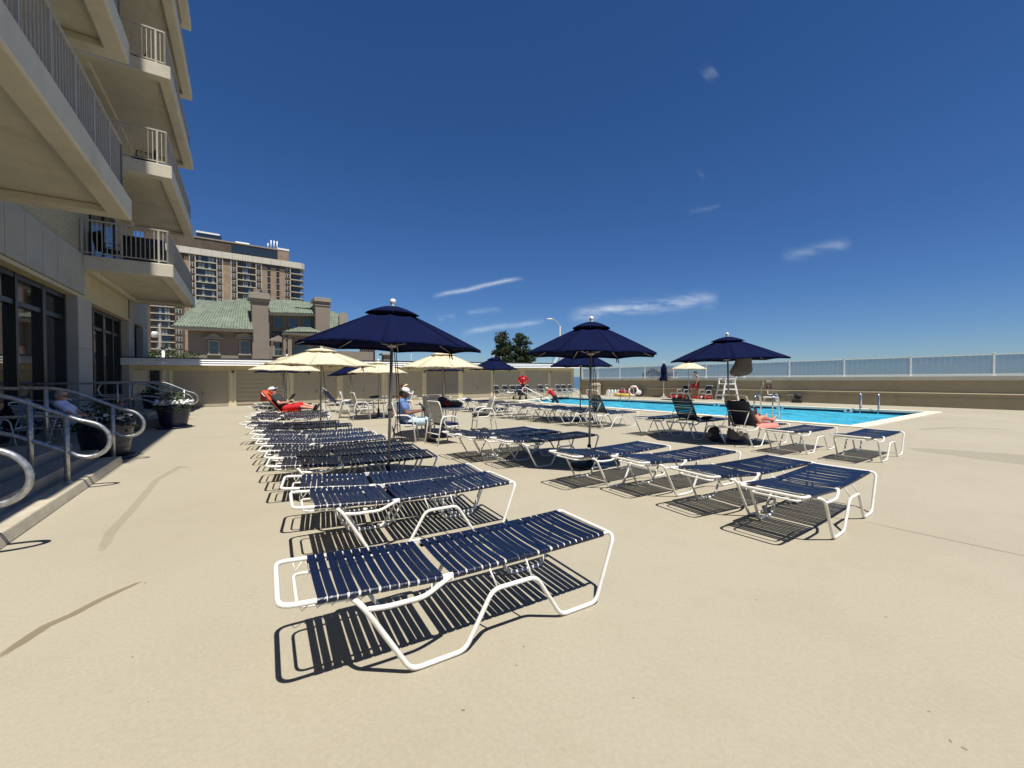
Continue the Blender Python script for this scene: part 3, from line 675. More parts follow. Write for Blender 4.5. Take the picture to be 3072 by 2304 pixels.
umbrella('navy umbrella right below the rim of the cream one by the slatted door', gN, (-10.3, 18.6, 0), 1.18, 1.70, 2.02, NV, .1, seed=8)
umbrella('large cream umbrella over the back half of the long lounger row', gC, (-4.07, 8.75, 0), 1.09, 1.74, 2.10, CR, .25, (.02, 0), seed=9)
umbrella('cream umbrella at the far end of the long row, before the slatted door', gC, (-7.99, 14.6, 0), 1.22, 1.72, 2.20, CR, .1, (.02, 0), seed=10)
umbrella('cream umbrella through the far table with the straw hat man', gC, (-4.85, 15.0, 0), 1.03, 1.64, 2.05, CR, .3, seed=11)
umbrella('big cream umbrella through the table with the dark bags', gC, (-1.74, 10.4, 0), 1.06, 1.72, 2.12, CR, .39, seed=12)
umbrella('small cream umbrella by the parapet, beside the boy in red trunks', gC, (11.1, 26.0, 0), 1.08, 1.98, 2.5, CR, .2, seed=13, cord=0)
def closed_umbrella(label, loc):
    t = thing('closed_umbrella', label, 'umbrella', loc, 0, gN); q = random.Random(4)
    mb = MB(); prof = [(.03, 2.46), (.10, 2.38), (.16, 2.2), (.19, 1.95), (.17, 1.7), (.15, 1.6), (.2, 1.45), (.26, 1.28), (.22, 1.22)]; vs = []; fs = []; n = 32
    for i, (r, z) in enumerate(prof):
        for j in range(n): a = 2 * PI * j / n; rr = r * (1 + .22 * math.cos(a * 8 + i * .3) * min(1, i / 3)); vs.append((rr * math.cos(a), rr * math.sin(a), z + (.05 * math.cos(a * 8) if i > 6 else 0)))
    for i in range(len(prof) - 1):
        for j in range(n): fs.append((i * n + j, i * n + (j + 1) % n, (i + 1) * n + (j + 1) % n, (i + 1) * n + j))
    mb.add(vs, fs, True); mb.build('canopy', NV, t)
    MB().tube([(0, 0, 0), (0, 0, 2.5)], .03, 10).build('pole', M['plastic_white'], t)
    MB().ell((0, 0, 2.53), (.05, .05, .06)).build('finial', M['plastic_white'], t)
    MB().lathe([(.3, 0), (.3, .05), (.06, .1), (.04, .3), (0, .3)], 20).build('base_plate', M['concrete_grey'], t)
closed_umbrella('furled navy umbrella on a white pole by the parapet', G(1991, 1193))

# ------------------------------------------------------------------ chairs and tables
def sling_chair(label, loc, face, cushion=None):
    """local x points the way the sitter faces"""
    t = thing('sling_chair', label, 'chair', loc, face, 'white sling chairs at the tables'); w = M['white_tube']; mb = MB()
    prof = [(-.24, .93), (-.20, .80), (-.14, .60), (-.09, .43), (.0, .40), (.22, .40), (.30, .385)]
    for s in (-1, 1):
        y = s * .245
        mb.tube(fillet([(-.24, y, .93)] + [(a, y, b) for a, b in prof[1:]], .06, 3), .014, 8)
        mb.tube(fillet([(-.30, s * .275, .0), (-.215, s * .275, .52), (-.17, s * .275, .63), (.12, s * .275, .63), (.23, s * .275, .55), (.30, s * .275, .0)], .09, 4), .0165, 8)
        mb.tube([(-.165, y, .63), (-.165, s * .275, .63)], .012, 6); mb.tube([(.22, y, .40), (.262, s * .275, .40)], .012, 6)
    mb.tube(fillet([(-.235, -.245, .88), (-.25, -.24, .955), (-.25, .24, .955), (-.235, .245, .88)], .05, 4), .014, 8)
    mb.tube([(.26, -.275, .28), (.26, .275, .28)], .011, 6); mb.tube([(-.262, -.275, .25), (-.262, .275, .25)], .011, 6); mb.build('frame', w, t)
    mb = MB(); P = fillet([(-.245, 0, .945)] + [(a, 0, b) for a, b in prof[1:]], .06, 4); vs = []; fs = []
    for i, p in enumerate(P):
        for k in range(7): y = -.24 + .48 * k / 6; vs.append((p.x + .008, y, p.z - .02 * (1 - (y / .24) ** 2)))
    for i in range(len(P) - 1):
        for k in range(6): a = i * 7 + k; fs.append((a, a + 1, a + 8, a + 7))
    mb.add(vs, fs, True); o = mb.build('sling', M['sling'], t); sm = o.modifiers.new('thickness', 'SOLIDIFY'); sm.thickness = .004
    if cushion:
        mb = MB(); mb.bx(-.10, .30, -.22, .22, .415, .47); mb.build('seat_cushion', cushion, t, bevel=.022)
        mb = MB()
        for s in (-1, 1):
            for k in range(2): mb.tube([(-.1, s * .22, .44), (-.15 - .03 * k, s * .25, .38), (-.13 - .05 * k, s * .26, .30)], .006, 5)
        mb.build('cushion_ties', cushion, t)
    return t
def ang(p, q): return math.atan2(q[1] - p[1], q[0] - p[0])
T1 = (-1.74, 10.4); T2 = (-4.85, 15.0)
sling_chair('white mesh chair turned three quarters away at the far table, nearest the camera there', (-5.30, 14.35, 0), .62)
sling_chair('white mesh chair seen edge on beside the far table', (-6.0, 15.1, 0), .32)
sling_chair('white chair behind the straw hat man at the far table', (-3.95, 15.35, 0), 3.5)
sling_chair('white mesh chair that the man in the blue shirt sits on', (-2.50, 9.55, 0), .12, M['navy_cushion'])
sling_chair('empty white mesh chair seen from behind with a navy seat cushion', (-1.55, 9.25, 0), .72, M['navy_cushion'])
sling_chair('white mesh chair with a black tied cushion facing the table with bags', (-.78, 11.55, 0), 3.45, M['rubber'])
sling_chair('shaded grey mesh chair behind the table with bags, its back against the cream umbrella', (-2.15, 11.35, 0), -1.15)
def round_table(label, loc):
    t = thing('round_table', label, 'table', loc, 0, 'white round tables'); mb = MB()
    mb.lathe([(.0, .70), (.50, .70), (.535, .705), (.545, .72), (.535, .735), (.0, .738)], 36); mb.build('tabletop', M['white_paint'], t)
    for k in range(4):
        a = PI / 4 + k * PI / 2; c, s = math.cos(a), math.sin(a)
        MB().tube(fillet([(c * .46, s * .46, .70), (c * .36, s * .36, .45), (c * .40, s * .40, .0)], .2, 5), .02, 8).build('leg', M['white_paint'], t)
    return t
round_table('white round table under the big cream umbrella, dark bags on top', (T1[0], T1[1], 0))
round_table('white round table between the straw hat man and two empty chairs', (T2[0], T2[1], 0))
def strap_chair(label, loc, face, group, strap='strap', low=False):
    t = thing('strap_armchair', label, 'armchair', loc, face, group); w = M['white_tube']; mb = MB(); H = .24
    for s in (-1, 1):
        mb.tube(fillet([(-.36, s * .29, .0), (-.19, s * .285, .62), (.20, s * .285, .62), (.30, s * .285, .0)], [0, .10, .12, 0], 5), .0135, 8)
        mb.tube([(-.27, s * .27, .33), (.245, s * .27, .33)], .011, 6)
    mb.tube(fillet([(.28, -H, .42), (-.17, -H, .36), (-.38, -H, .92), (-.38, H, .92), (-.17, H, .36), (.28, H, .42), (.28, -H, .42)], .05, 4), .013, 8)
    for s in (-1, 1): mb.tube([(-.27, s * H, .62), (-.20, s * .285, .61)], .010, 6); mb.tube([(.22, s * H, .412), (.235, s * .285, .40)], .010, 6)
    mb.build('frame', w, t)
    mb = MB(); strap_mesh(mb, [.03 + .052 * k for k in range(8)], H, lambda u, y, dz: Vector((.265 - u, y, .418 - u * .13 + dz)), RT, .043, .012, 3); mb.build('seat_straps', M[strap], t)
    dl = Vector((-.21, 0, .56)).normalized()
    mb = MB(); strap_mesh(mb, [.09 + .052 * k for k in range(9)], H, lambda u, y, dz: Vector((-.17, y, .36)) + dl * u + Vector((dl.z, 0, -dl.x)) * dz, RT, .043, .01, 5); mb.build('back_straps', M[strap], t)
    return t
sc0 = strap_chair('p', (0, 0, 0), 0, 'p'); sc1 = strap_chair('p', (0, 0, 0), 0, 'p', 'strap_dark')
gK = 'strap armchairs lined up at the locker doors'; gW = 'strap armchairs by the parapet'; gT = 'strap armchairs on the shaded terrace'
for k, (px, py, lab) in enumerate([(1499, 1198, 'strap armchair at the beginning of the line, in front of the narrow post'), (1526, 1197, 'strap armchair with a white towel on its seat by the locker doors'),
        (1549, 1196.5, 'strap armchair right behind the black rollator'), (1567, 1196, 'strap armchair between the rollator and the standing lifeguard'), (1594, 1195, 'strap armchair just past the standing lifeguard, behind the white handrail'),
        (1632, 1193, 'strap armchair nearer the lifeguard of the pair behind the bending man'), (1654, 1192.5, 'strap armchair farther from the lifeguard of the pair behind the bending man'), (1685, 1192, 'first strap armchair of the last three, nearer the bending man'), (1702, 1191.5, 'middle strap armchair of the last three at the corner'), (1722, 1191, 'last strap armchair, right at the locker building corner')]):
    place(sc0 if k % 2 else sc1, G(px, py), -.62 + .12 * R.uniform(-1, 1), lab, gK)
place(sc1, G(2048, 1195.5), 3.6, 'dark strap armchair behind the boy, nearer the furled umbrella', gW)
place(sc1, G(2115, 1198.5), 3.5, 'dark strap armchair in front of the boy, nearer the lifeguard chair', gW)
TZ = .40
for k, (t_, n_, f_, lab) in enumerate([(13.1, -4.25, -.15, 'empty strap armchair on the terrace nearest the picture edge, half behind the handrail post'), (13.9, -4.0, -.1, 'empty strap armchair between the edge one and the seated man'), (13.5, -3.3, -.15, 'strap armchair that the man in the white shirt sits on'), (15.0, -3.55, -.3, 'strap armchair beyond the seated man, in front of the pier'), (14.9, -4.2, -.2, 'strap armchair hidden behind the seated man, only its white top rail showing')]):
    P = FW(t_, n_, 0); place(sc0, P, math.atan2(nF.y, nF.x) + f_, lab, gT)
drop(sc0); drop(sc1)
# ------------------------------------------------------------------ condominium tower on the left
bt = thing('condominium_tower', 'tall beige condominium block with deep balconies rising over the terrace', 'building', BLD['loc'], BLD['rot'])
NE = -2.07; NW = -4.42
def lb(mb, t0, t1, n0, n1, z0, z1, mi=0): return mb.bx(t0, t1, -(n1 + 3.2), -(n0 + 3.2), z0, z1, mi)
cream_brick = brick('cream_brick_wall', (.46, .41, .27), (.40, .355, .225), (.30, .27, .19), .30, .085)
mb = MB(); lb(mb, -8, 26.6, -16, NW, 5.44, 42); bw = mb.build('wall', cream_brick, bt)
mb = MB(); lb(mb, -8, 29.0, -16, -4.97, 0, 4.0); mb.build('podium_core', M['frame_black'], bt)
mb = MB(); lb(mb, 26.6, 29.0, -16, -4.5, 4.0, 5.38); mb.build('podium_roof', M['panel'], bt)
# podium fascia: panels with open joints between
def fascia(t0, t1, z0, z1, n, m, step, name='fascia_panel', start=None):
    t = t0
    while t < t1 - .05:
        e = min(t + step, t1); mb = MB(); lb(mb, t + .011, e - .011, -4.9, n, z0, z1); mb.build(name, m, bt, bevel=.012); t = e
    mb = MB(); lb(mb, t0, t1, -4.92, n - .05, z0 + .01, z1 - .01); mb.build('panel_backing', M['frame_black'], bt)
fascia(5.4, 18.72, 4.12, 5.41, -4.30, M['panel'], 1.0)
fascia(18.74, 24.95, 4.10, 4.93, -4.36, M['panel_tan'], 1.04)
fascia(24.97, 29.0, 4.05, 5.38, -4.30, M['panel'], .8)
mb = MB(); lb(mb, 5.4, 29.0, -4.96, -4.33, 4.0, 4.098); mb.build('podium_soffit', M['panel_tan'], bt)
# ground floor: piers and glazed bays
for t0, t1 in ((8.6, 9.9), (18.02, 19.4), (24.7, 25.75), (27.75, 29.0)):
    mb = MB(); lb(mb, t0, t1, -5.2, -4.31, 0, 2.4); lb(mb, t0, t1, -5.2, -4.31, 2.412, 3.998); lb(mb, t0 + .02, t1 - .02, -5.18, -4.33, 2.4, 2.412)
    mb.build('pier', M['concrete_grey'], bt, bevel=.012)
for t0, t1, nm in ((9.9, 18.02, 5), (19.4, 24.7, 4), (25.75, 27.75, 1)):
    mb = MB(); lb(mb, t0, t1, -4.72, -4.68, 0, 4.0); gz = mb.build('glazing', M['dark_glass'], bt)
    mb = MB(); lb(mb, t0, t1, -4.68, -4.58, 3.86, 4.0); lb(mb, t0, t1, -4.68, -4.58, 0, .14); lb(mb, t0, t1, -4.68, -4.60, 3.22, 3.34)
    k = nm
    for i in range(nm + 1):
        x = t0 + (t1 - t0) * i / nm; w_ = .11 if i % 2 == 0 else .07; x = min(max(x, t0 + w_), t1 - w_); lb(mb, x - w_, x + w_, -4.68, -4.57, 0, 4.0)
    mb.build('glazing_frame', M['frame_black'], gz)
# balconies: slab with a perimeter beam, side and front railings
def balcony(t0, t1, z0, rail=True, NE=NE):
    mb = MB(); ou = [(t0, NW - .1), (t1, NW - .1), (t1, NE), (t0, NE)]; inn = [(t0 + .34, NW + .22), (t1 - .34, NW + .22), (t1 - .34, NE - .36), (t0 + .34, NE - .36)]
    vs = [B(t, n, z) for z in (z0, z0 + .47) for t, n in ou] + [B(t, n, z) for z in (z0, z0 + .17) for t, n in inn]
    fs = [(4, 5, 6, 7), (12, 13, 14, 15)] + [(i, (i + 1) % 4, 4 + (i + 1) % 4, 4 + i) for i in range(4)] + [(i, 8 + i, 8 + (i + 1) % 4, (i + 1) % 4) for i in range(4)] + [(8 + i, 12 + i, 12 + (i + 1) % 4, 8 + (i + 1) % 4) for i in range(4)]
    mb.add(vs, fs)
    s = mb.build('balcony_slab', M['concrete_paint'], bt, bevel=.035)
    if not rail: return
    zr = z0 + .47; mb = MB()
    def run(a, b, n):
        for i in range(n + 1):
            p = a.lerp(b, i / n); post = (i % 8 == 0) or i == n
            mb.bar(p + Vector((0, 0, .03 if post else .1)), p + Vector((0, 0, 1.14)), .055 if post else .022, .055 if post else .022)
        up = Vector((0, 0, 1.15)); lo = Vector((0, 0, .1)); mb.bar(a + up, b + up, .06, .05); mb.bar(a + lo, b + lo, .04, .035)
    def Q(t, n): return B(t, n, zr)
    e = NE - .16
    run(Q(t0 + .1, NW + .05), Q(t0 + .1, e), 18); run(Q(t0 + .1, e), Q(t1 - .1, e), int((t1 - t0) * 8)); run(Q(t1 - .1, e), Q(t1 - .1, NW + .05), 18)
    mb.build('railing', M['rail'], s)
    mb = MB(); lb(mb, t0 + 1.2, t0 + 4.2, NW - .02, NW + .02, zr, zr + 2.3); mb.build('balcony_door', M['tower_glass'], s)
    mb = MB(); lb(mb, t0 + 1.1, t0 + 1.2, NW, NW + .05, zr, zr + 2.4); lb(mb, t0 + 4.2, t0 + 4.3, NW, NW + .05, zr, zr + 2.4); lb(mb, t0 + 2.65, t0 + 2.75, NW + .02, NW + .06, zr, zr + 2.3); lb(mb, t0 + 1.1, t0 + 4.3, NW, NW + .05, zr + 2.3, zr + 2.4); mb.build('door_frame', M['frame_black'], s)
for k in range(10):
    z = 4.95 + 3.42 * k
    balcony(3.3, 12.35, z, k < 4, NE if k < 4 else -2.62 - .0235 * (z - 5)); balcony(18.65, 26.15, z, k < 6)  # unseen upper near slabs made shallower so sun strips reach the far end faces
# dark furniture standing on the far balconies
def patio_chair(label, t, n, z, f):
    o = thing('patio_chair', label, 'chair', FW(t, n, z), f, 'dark chairs on the balconies'); mb = MB()
    mb.bx(-.25, .27, -.27, .27, .40, .46); mb.build('seat', M['black'], o, bevel=.015)
    mb = MB(); mb.bar((-.25, 0, .44), (-.38, 0, 1.0), .04, .54); mb.build('backrest', M['black'], o, bevel=.012)
    mb = MB()
    for s in (-1, 1): mb.tube(fillet([(-.3, s * .28, 0), (-.26, s * .29, .63), (.24, s * .29, .63), (.29, s * .28, 0)], .08, 4), .015, 6)
    mb.build('frame', M['black'], o)
zb = 4.95 + .47
patio_chair('black patio chair on the lowest far balcony, by the wall', 19.7, -3.9, zb, 1.2)
patio_chair('black patio chair on the second far balcony', 19.8, -3.0, zb + 3.42, -2.2)
patio_chair('black patio chair on the third far balcony', 20.0, -3.3, zb + 6.84, -2.2)
g = thing('barbecue_grill', 'black covered grill on the lowest far balcony', 'grill', FW(20.0, -3.05, zb), BLD['rot']); mb = MB(); mb.bx(-.3, .3, -.6, .6, 0, .86); mb.build('body', M['black'], g, bevel=.04)
mb = MB(); mb.tube([(-.02, -.58, .84), (-.02, .58, .84)], .29, 14); mb.build('lid', M['black'], g)
# terrace and the two flights of steps
for a_, b_ in ((-2, 9.72), (15.95, 29.3)): mb = MB(); lb(mb, a_, b_, -4.95, -2.42, 0, TZ); terr = mb.build('terrace', M['step'], None, BLD['loc'], BLD['rot'], bevel=.012); struct(terr)
for t0, t1 in ((-2, 9.72), (15.95, 20.25)):
    mb = MB(); lb(mb, t0, t1, -2.12, -2.035, 0, .115); mb.build('step_landing', M['step'], None, BLD['loc'], BLD['rot'])
    struct(bpy.data.objects[-1]) if False else None
    mb = MB(); lb(mb, t0, t1, -2.418, -2.10, 0, .26); st = mb.build('upper_step', M['step'], None, BLD['loc'], BLD['rot'], bevel=.012); struct(st)
    mb = MB(); mb.prism([(-(-2.04 + 3.2), 0), (-(-1.79 + 3.2), 0), (-(-1.825 + 3.2), .117), (-(-2.04 + 3.2), .117)], t0, t1 + .003, Matrix(((0, 0, 1, 0), (1, 0, 0, 0), (0, 1, 0, 0), (0, 0, 0, 1)))); kb = mb.build('kerb', M['kerb'], None, BLD['loc'], BLD['rot'], bevel=.012); struct(kb)
for o in list(bpy.data.objects):
    if o.name.startswith('step_landing'): struct(o)
# handrails: one per flight position, rising to the terrace; both rails join in a loop at the low end
def handrail(label, t, grp, run=1.6, posts=((-1.95, .117), (-2.27, .26)), far=()):
    o = thing('handrail', label, 'handrail', FW(t, -2.0, 0), BLD['rot'] - PI / 2, grp)      # local x = n + 2
    q = lambda n, z: Vector((n + 2.0, 0, z)); r_ = .027
    up = [q(-2.55 - run, 1.31), q(-2.55, 1.31), q(-1.90, .965)]; lo = [q(-1.90, .50), q(-2.55, .85), q(-2.55 - run, .85)]
    loop = []
    c = q(-1.78, .70)
    path = fillet(up + [q(-1.78, .903)], [0, .25, .1, 0], 5)[:-1]
    for k in range(17): a = rad(62 - 180 * k / 16); path.append(q(-1.775 + .235 * math.cos(a) - .03 * math.sin(a), .675 + .235 * math.sin(a)))
    path += fillet(lo, [0, .25, 0], 5)
    end = [q(-2.62 - run, .87), q(-2.70 - run, .95), q(-2.74 - run, 1.08), q(-2.70 - run, 1.21), q(-2.62 - run, 1.29)]
    mb = MB(); mb.tube(path + end, r_, 10, True); mb.build('rail', M['galv'], o)
    for n_, z_ in posts:
        zt = 1.31 - max(0, (n_ + 2.55)) * .53
        mb = MB(); mb.tube([q(n_, z_), q(n_, zt)], .029, 10); mb.lathe([(.05, z_), (.05, z_ + .02), (.03, z_ + .03)], 12, Matrix.Translation((n_ + 2.0, 0, 0))); mb.build('post', M['galv'], o)
    for n_ in far: MB().tube([q(n_, TZ), q(n_, 1.31)], .027, 10).build('post', M['galv'], o)
gH1 = 'galvanised handrails of the near steps'; gH2 = 'galvanised handrails of the far steps'
handrail('handrail nearest the camera, only its loop in the picture', 5.15, gH1)
handrail('handrail with two posts at the middle of the near steps', 7.62, gH1)
handrail('handrail at the end of the near steps, beside the planter with pink rose', 9.85, gH1, 2.6, ((-1.95, .0), (-2.75, TZ)))
handrail('long handrail at the beginning of the far steps, behind the white flowers', 16.2, gH2, 2.9, ((-1.95, .117),), (-3.1, -5.2))
handrail('handrail in the middle of the far steps', 18.2, gH2, 1.2, ((-1.95, .117),), (-3.2,))
handrail('handrail at the end of the far steps, loop in front of the locker door', 20.0, gH2, 2.2, ((-1.95, .117),), (-3.4,))

# ------------------------------------------------------------------ planters
def leaf_cloud(mb, n, fn, size, q, mi=0):
    for _ in range(n):
        c = fn(); d_ = Vector((q.gauss(0, 1), q.gauss(0, 1), q.gauss(0, .8) + .4)).normalized(); e = d_.orthogonal().normalized(); e.rotate(Matrix.Rotation(q.uniform(0, 6.28), 3, d_)); f = d_.cross(e)
        s = size * q.uniform(.6, 1.3); tip = c + e * s; mid = c + e * s * .5
        mb.add([c, mid + f * s * .32 + d_ * s * .08, tip, mid - f * s * .32 + d_ * s * .08], [(0, 1, 2, 3)], True, mi)
def petals(mb, n, fn, size, q):
    for _ in range(n):
        c = fn(); nrm = Vector((q.gauss(0, .5), q.gauss(0, .5) - .3, 1)).normalized(); e = nrm.orthogonal().normalized(); f = nrm.cross(e)
        for k in range(5):
            a = 2 * PI * k / 5; u_ = e * math.cos(a) + f * math.sin(a); v_ = nrm.cross(u_)
            mb.add([c, c + u_ * size * .6 + v_ * size * .45 + nrm * size * .2, c + u_ * size * 1.05 + nrm * size * .1, c + u_ * size * .6 - v_ * size * .45 + nrm * size * .2], [(0, 1, 2, 3)], True)
def planter(label, loc, flowers, seed, tall=.55):
    q = random.Random(seed); t = thing('flower_planter', label, 'planter', loc, 0, 'navy glazed planters'); mb = MB()
    mb.lathe([(.0, .05), (.29, .05), (.31, .08), (.355, .35), (.39, .60), (.405, .63), (.405, .67), (.375, .67), (.37, .60), (.0, .60)], 36)
    for z in (.2, .32, .44, .55): r_ = .325 + (z - .12) * .14; mb.lathe([(r_ - .01, z - .012), (r_ + .006, z), (r_ - .01, z + .012)], 36, cap=False)
    mb.build('pot', M['glaze'], t); MB().lathe([(0, 0), (.40, 0), (.43, .05), (.40, .055), (.36, .02), (0, .02)], 36).build('saucer', M['glaze'], t)
    MB().lathe([(.0, .61), (.37, .605)], 24, cap=False).build('soil', M['soil'], t)
    mb = MB()
    def bush():
        a = q.uniform(0, 6.28); r_ = .40 * math.sqrt(q.random()); h = q.random() ** 1.4; return Vector((math.cos(a) * r_ * (1 - .4 * h), math.sin(a) * r_ * (1 - .4 * h), .62 + h * tall))
    leaf_cloud(mb, 480, bush, .062, q)
    for _ in range(7): a = q.uniform(0, 6.28); mb.tube([(0, 0, .6), (math.cos(a) * .1, math.sin(a) * .1, .6 + tall * .6), (math.cos(a) * .22, math.sin(a) * .22, .65 + tall)], .008, 5)
    def trail(): a = q.uniform(0, 6.28); r_ = q.uniform(.34, .47); return Vector((math.cos(a) * r_, math.sin(a) * r_, .66 - (r_ - .36) * q.uniform(.2, 2.2)))
    leaf_cloud(mb, 190 if flowers == 'rose' else 300, trail, .06, q); mb.build('foliage', M['leaf_dark'] if flowers == 'rose' else M['leaf'], t)
    mb = MB()
    def rim(): a = q.uniform(-2.9, .6); r_ = q.uniform(.26, .48); return Vector((math.cos(a) * r_, math.sin(a) * r_, .72 + q.uniform(-.03, .1)))
    petals(mb, 130 if flowers == 'white' else 34, rim, .042, q); mb.build('white_flowers', M['white_petal'], t)
    if flowers == 'rose':
        mb = MB()
        petals(mb, 4, lambda: Vector((q.uniform(.2, .42), q.uniform(-.4, .1), .72 + tall * q.uniform(.5, .95))), .032, q); mb.build('pink_roses', M['pink_petal'], t)
planter('tall planter with a pink rose bush, in shade at the end of the near steps', FW(10.4, -2.15, 0), 'rose', 3, .42)
planter('planter overflowing with white flowers, sunlit side towards the deck', FW(15.52, -1.76, 0), 'white', 5, .42)
planter('small planter behind the white flowers, beside the far handrails', FW(18.9, -2.62, .26), 'rose', 8, .4)
# ------------------------------------------------------------------ row of lockers (bath house)
ga = thing('locker_building', 'long low cream locker building with beige roll doors and a white fascia', 'building', GAR.o, GAR.rot)
def zk(u): return 1 + .085 * u / GL                       # the deck falls away, so the far end stands a little higher
def gbx(mb, u0, u1, o0, o1, z0, z1, mi=0):
    vs = [(u, o, z * zk(u)) for z in (z0, z1) for o in (o0, o1) for u in (u0, u1)]
    return mb.add(vs, [(0, 2, 3, 1), (4, 5, 7, 6), (0, 1, 5, 4), (2, 6, 7, 3), (0, 4, 6, 2), (1, 3, 7, 5)], False, mi)
ZT, ZB, OV = 2.36, 2.05, .64
def U(px, py=1160): return GAR.uv(px, py)[0]
uL, uR = -4.2, GL
mb = MB(); gbx(mb, uL, uR, .12, 5, 0, ZB); mb.build('wall', M['cream_wood'], ga)
mb = MB(); gbx(mb, uR + .003, uR + .03, .10, 5, 0, ZB - .01); mb.build('end_wall', M['yellow_brick'], ga)
mb = MB(); gbx(mb, uL, uR + .12, -OV, 5.2, ZB, ZB + .05); mb.build('eave_soffit', M['cream_wood'], ga)
mb = MB()
for k in range(3):
    z0, z1 = ZB - .01 + k * .105, ZB + .09 + k * .105
    vs = [(u_, o_, z_ * zk(u_)) for u_ in (uL, uR + .16) for o_, z_ in ((-OV - .06, z0), (-OV, z0), (-OV, z1), (-OV - .02, z1))]
    mb.add(vs, [(0, 1, 2, 3), (7, 6, 5, 4), (0, 4, 5, 1), (1, 5, 6, 2), (2, 6, 7, 3), (3, 7, 4, 0)])
gbx(mb, uR + .122, uR + .16, -OV, 5.2, ZB - .01, ZB + .3); mb.build('fascia', M['white_paint'], ga)
mb = MB(); gbx(mb, uL - .1, uR + .2, -OV - .06, 5.2, ZB + .31, ZB + .345); mb.build('roof', pbr('bitumen_roof', (.06, .06, .06), .9), ga)
mb = MB(); n_ = int((uR - uL) / .14)
for k in range(n_): u_ = uL + (uR - uL) * k / n_; gbx(mb, u_ + .012, u_ + .128, .085, .12, 1.83, ZB - .002)
mb.build('frieze_boards', M['cream_wood'], ga)
doors = [(449, 479, 'black'), (519, 685, 'flat'), (711, 854.5, 'slat'), (882, 1010.6, 'flat'), (1031, 1145, 'flat'), (1164, 1267, 'flat'), (1282, 1374.7, 'louvre'), (1390, 1473, 'flat'), (1487, 1562, 'flat'), (1578, 1644.6, 'line'), (1653, 1714, 'flat')]
edges = []
for a, b, kind in doors:
    u0, u1 = U(a), U(b); edges.append((u0, u1)); zt = 1.80
    mb = MB()
    if kind == 'black': gbx(mb, u0, u1, .09, .12, .02, zt); d_ = mb.build('door', M['frame_black'], ga)
    elif kind in ('flat', 'line'):
        gbx(mb, u0, u1, .085, .12, .03, zt)
        mb2 = mb
        for k in range(1, 4 if kind == 'flat' else 9):
            z = zt * k / (4 if kind == 'flat' else 9); gbx(mb, u0 + .01, u1 - .01, .078, .0855, z + .006, zt * (k + 1) / (4 if kind == 'flat' else 9) - .006)
        d_ = mb.build('door', M['door_beige'], ga)
    else:
        n = 8 if kind == 'slat' else 16; gbx(mb, u0, u1, .10, .12, .03, zt)
        for k in range(n):
            z0, z1 = .03 + (zt - .03) * k / n, .03 + (zt - .03) * (k + 1) / n; h = (z1 - z0)
            vs = [(u, o, z * zk(u)) for (o, z) in ((.088, z0 + .02 * (1 if kind == 'slat' else 1)), (.04 if kind != 'slat' else .07, z0 + h * .25), (.075, z1 - .004), (.1, z1 - .004)) for u in (u0 + .01, u1 - .01)]
            mb.add(vs, [(0, 2, 3, 1), (2, 4, 5, 3), (4, 6, 7, 5)])
        d_ = mb.build('door', M['door_beige'], ga)
    mb = MB(); gbx(mb, u0 - .03, u0, .06, .12, .01, zt + .03); gbx(mb, u1, u1 + .03, .06, .12, .01, zt + .03); gbx(mb, u0, u1, .06, .12, zt, zt + .03); mb.build('door_frame', M['rail'] if kind != 'flat' else M['cream_wood'], d_)
    if kind not in ('black', 'louvre'):
        mb = MB(); uh = u0 + (u1 - u0) * .52; z = .62
        for dz in (0, .09): mb.ell((uh, .06, z * zk(uh) + dz), (.022, .03, .028), 8, 6)
        mb.build('door_handle', M['black'], d_)
cuts = [uL] + [e for p in edges for e in p] + [uR]
for k in range(0, len(cuts), 2):
    a, b = cuts[k] + .03, cuts[k + 1] - .03
    if b - a < .12: continue
    mb = MB(); w_ = b - a; gbx(mb, a, b, .07, .119, 0, 1.83); gbx(mb, a + w_ * .08, a + w_ * .30, .035, .069, .0, 1.83); gbx(mb, b - w_ * .30, b - w_ * .08, .035, .069, .0, 1.83); mb.build('door_post', M['cream_wood'], ga, bevel=.006)
for px in (699, 1274, 1652):
    u_ = U(px, 1115); mb = MB(); gbx(mb, u_ - .06, u_ + .06, -.02, .06, 1.70, 1.79); mb.build('wall_lamp', M['black'], ga)
u_ = U(597, 1102)
mb = MB(); gbx(mb, u_ - .3, u_ + .3, -.5, -.38, ZB - .09, ZB - .005); mb.build('soffit_light', M['plastic_beige'], ga)
mb = MB(); gbx(mb, uR + .03, uR + .06, .5, .95, 1.3, 1.68); mb.build('notice_board', M['plastic_beige'], ga)

# ------------------------------------------------------------------ parapet, glass fence, wall fittings
pr = math.atan2(wdir.y, wdir.x); ext = 14.0; LW = WL + ext
pa = thing('parapet_wall', 'tan painted parapet wall along the sea side of the pool', 'wall', wA, pr)
def zc(s): return 1.19 + (1.335 - 1.19) * s / WL
def ztp(s): return 1.345 + (1.55 - 1.345) * s / WL
def zr_(s): return 2.17 + (2.545 - 2.17) * s / WL
def wbx(mb, s0, s1, o0, o1, f0, f1, n=1, mi=0):
    for k in range(n):
        a = s0 + (s1 - s0) * k / n; b = s0 + (s1 - s0) * (k + 1) / n
        vs = [(s, o, z) for s, o, z in [(a, o0, f0(a)), (b, o0, f0(b)), (a, o1, f0(a)), (b, o1, f0(b)), (a, o0, f1(a)), (b, o0, f1(b)), (a, o1, f1(a)), (b, o1, f1(b))]]
        mb.add(vs, [(0, 2, 3, 1), (4, 5, 7, 6), (0, 1, 5, 4), (2, 6, 7, 3), (0, 4, 6, 2), (1, 3, 7, 5)], False, mi)
K = lambda v: (lambda s: v)
off = lambda f, d_: (lambda s: f(s) + d_)
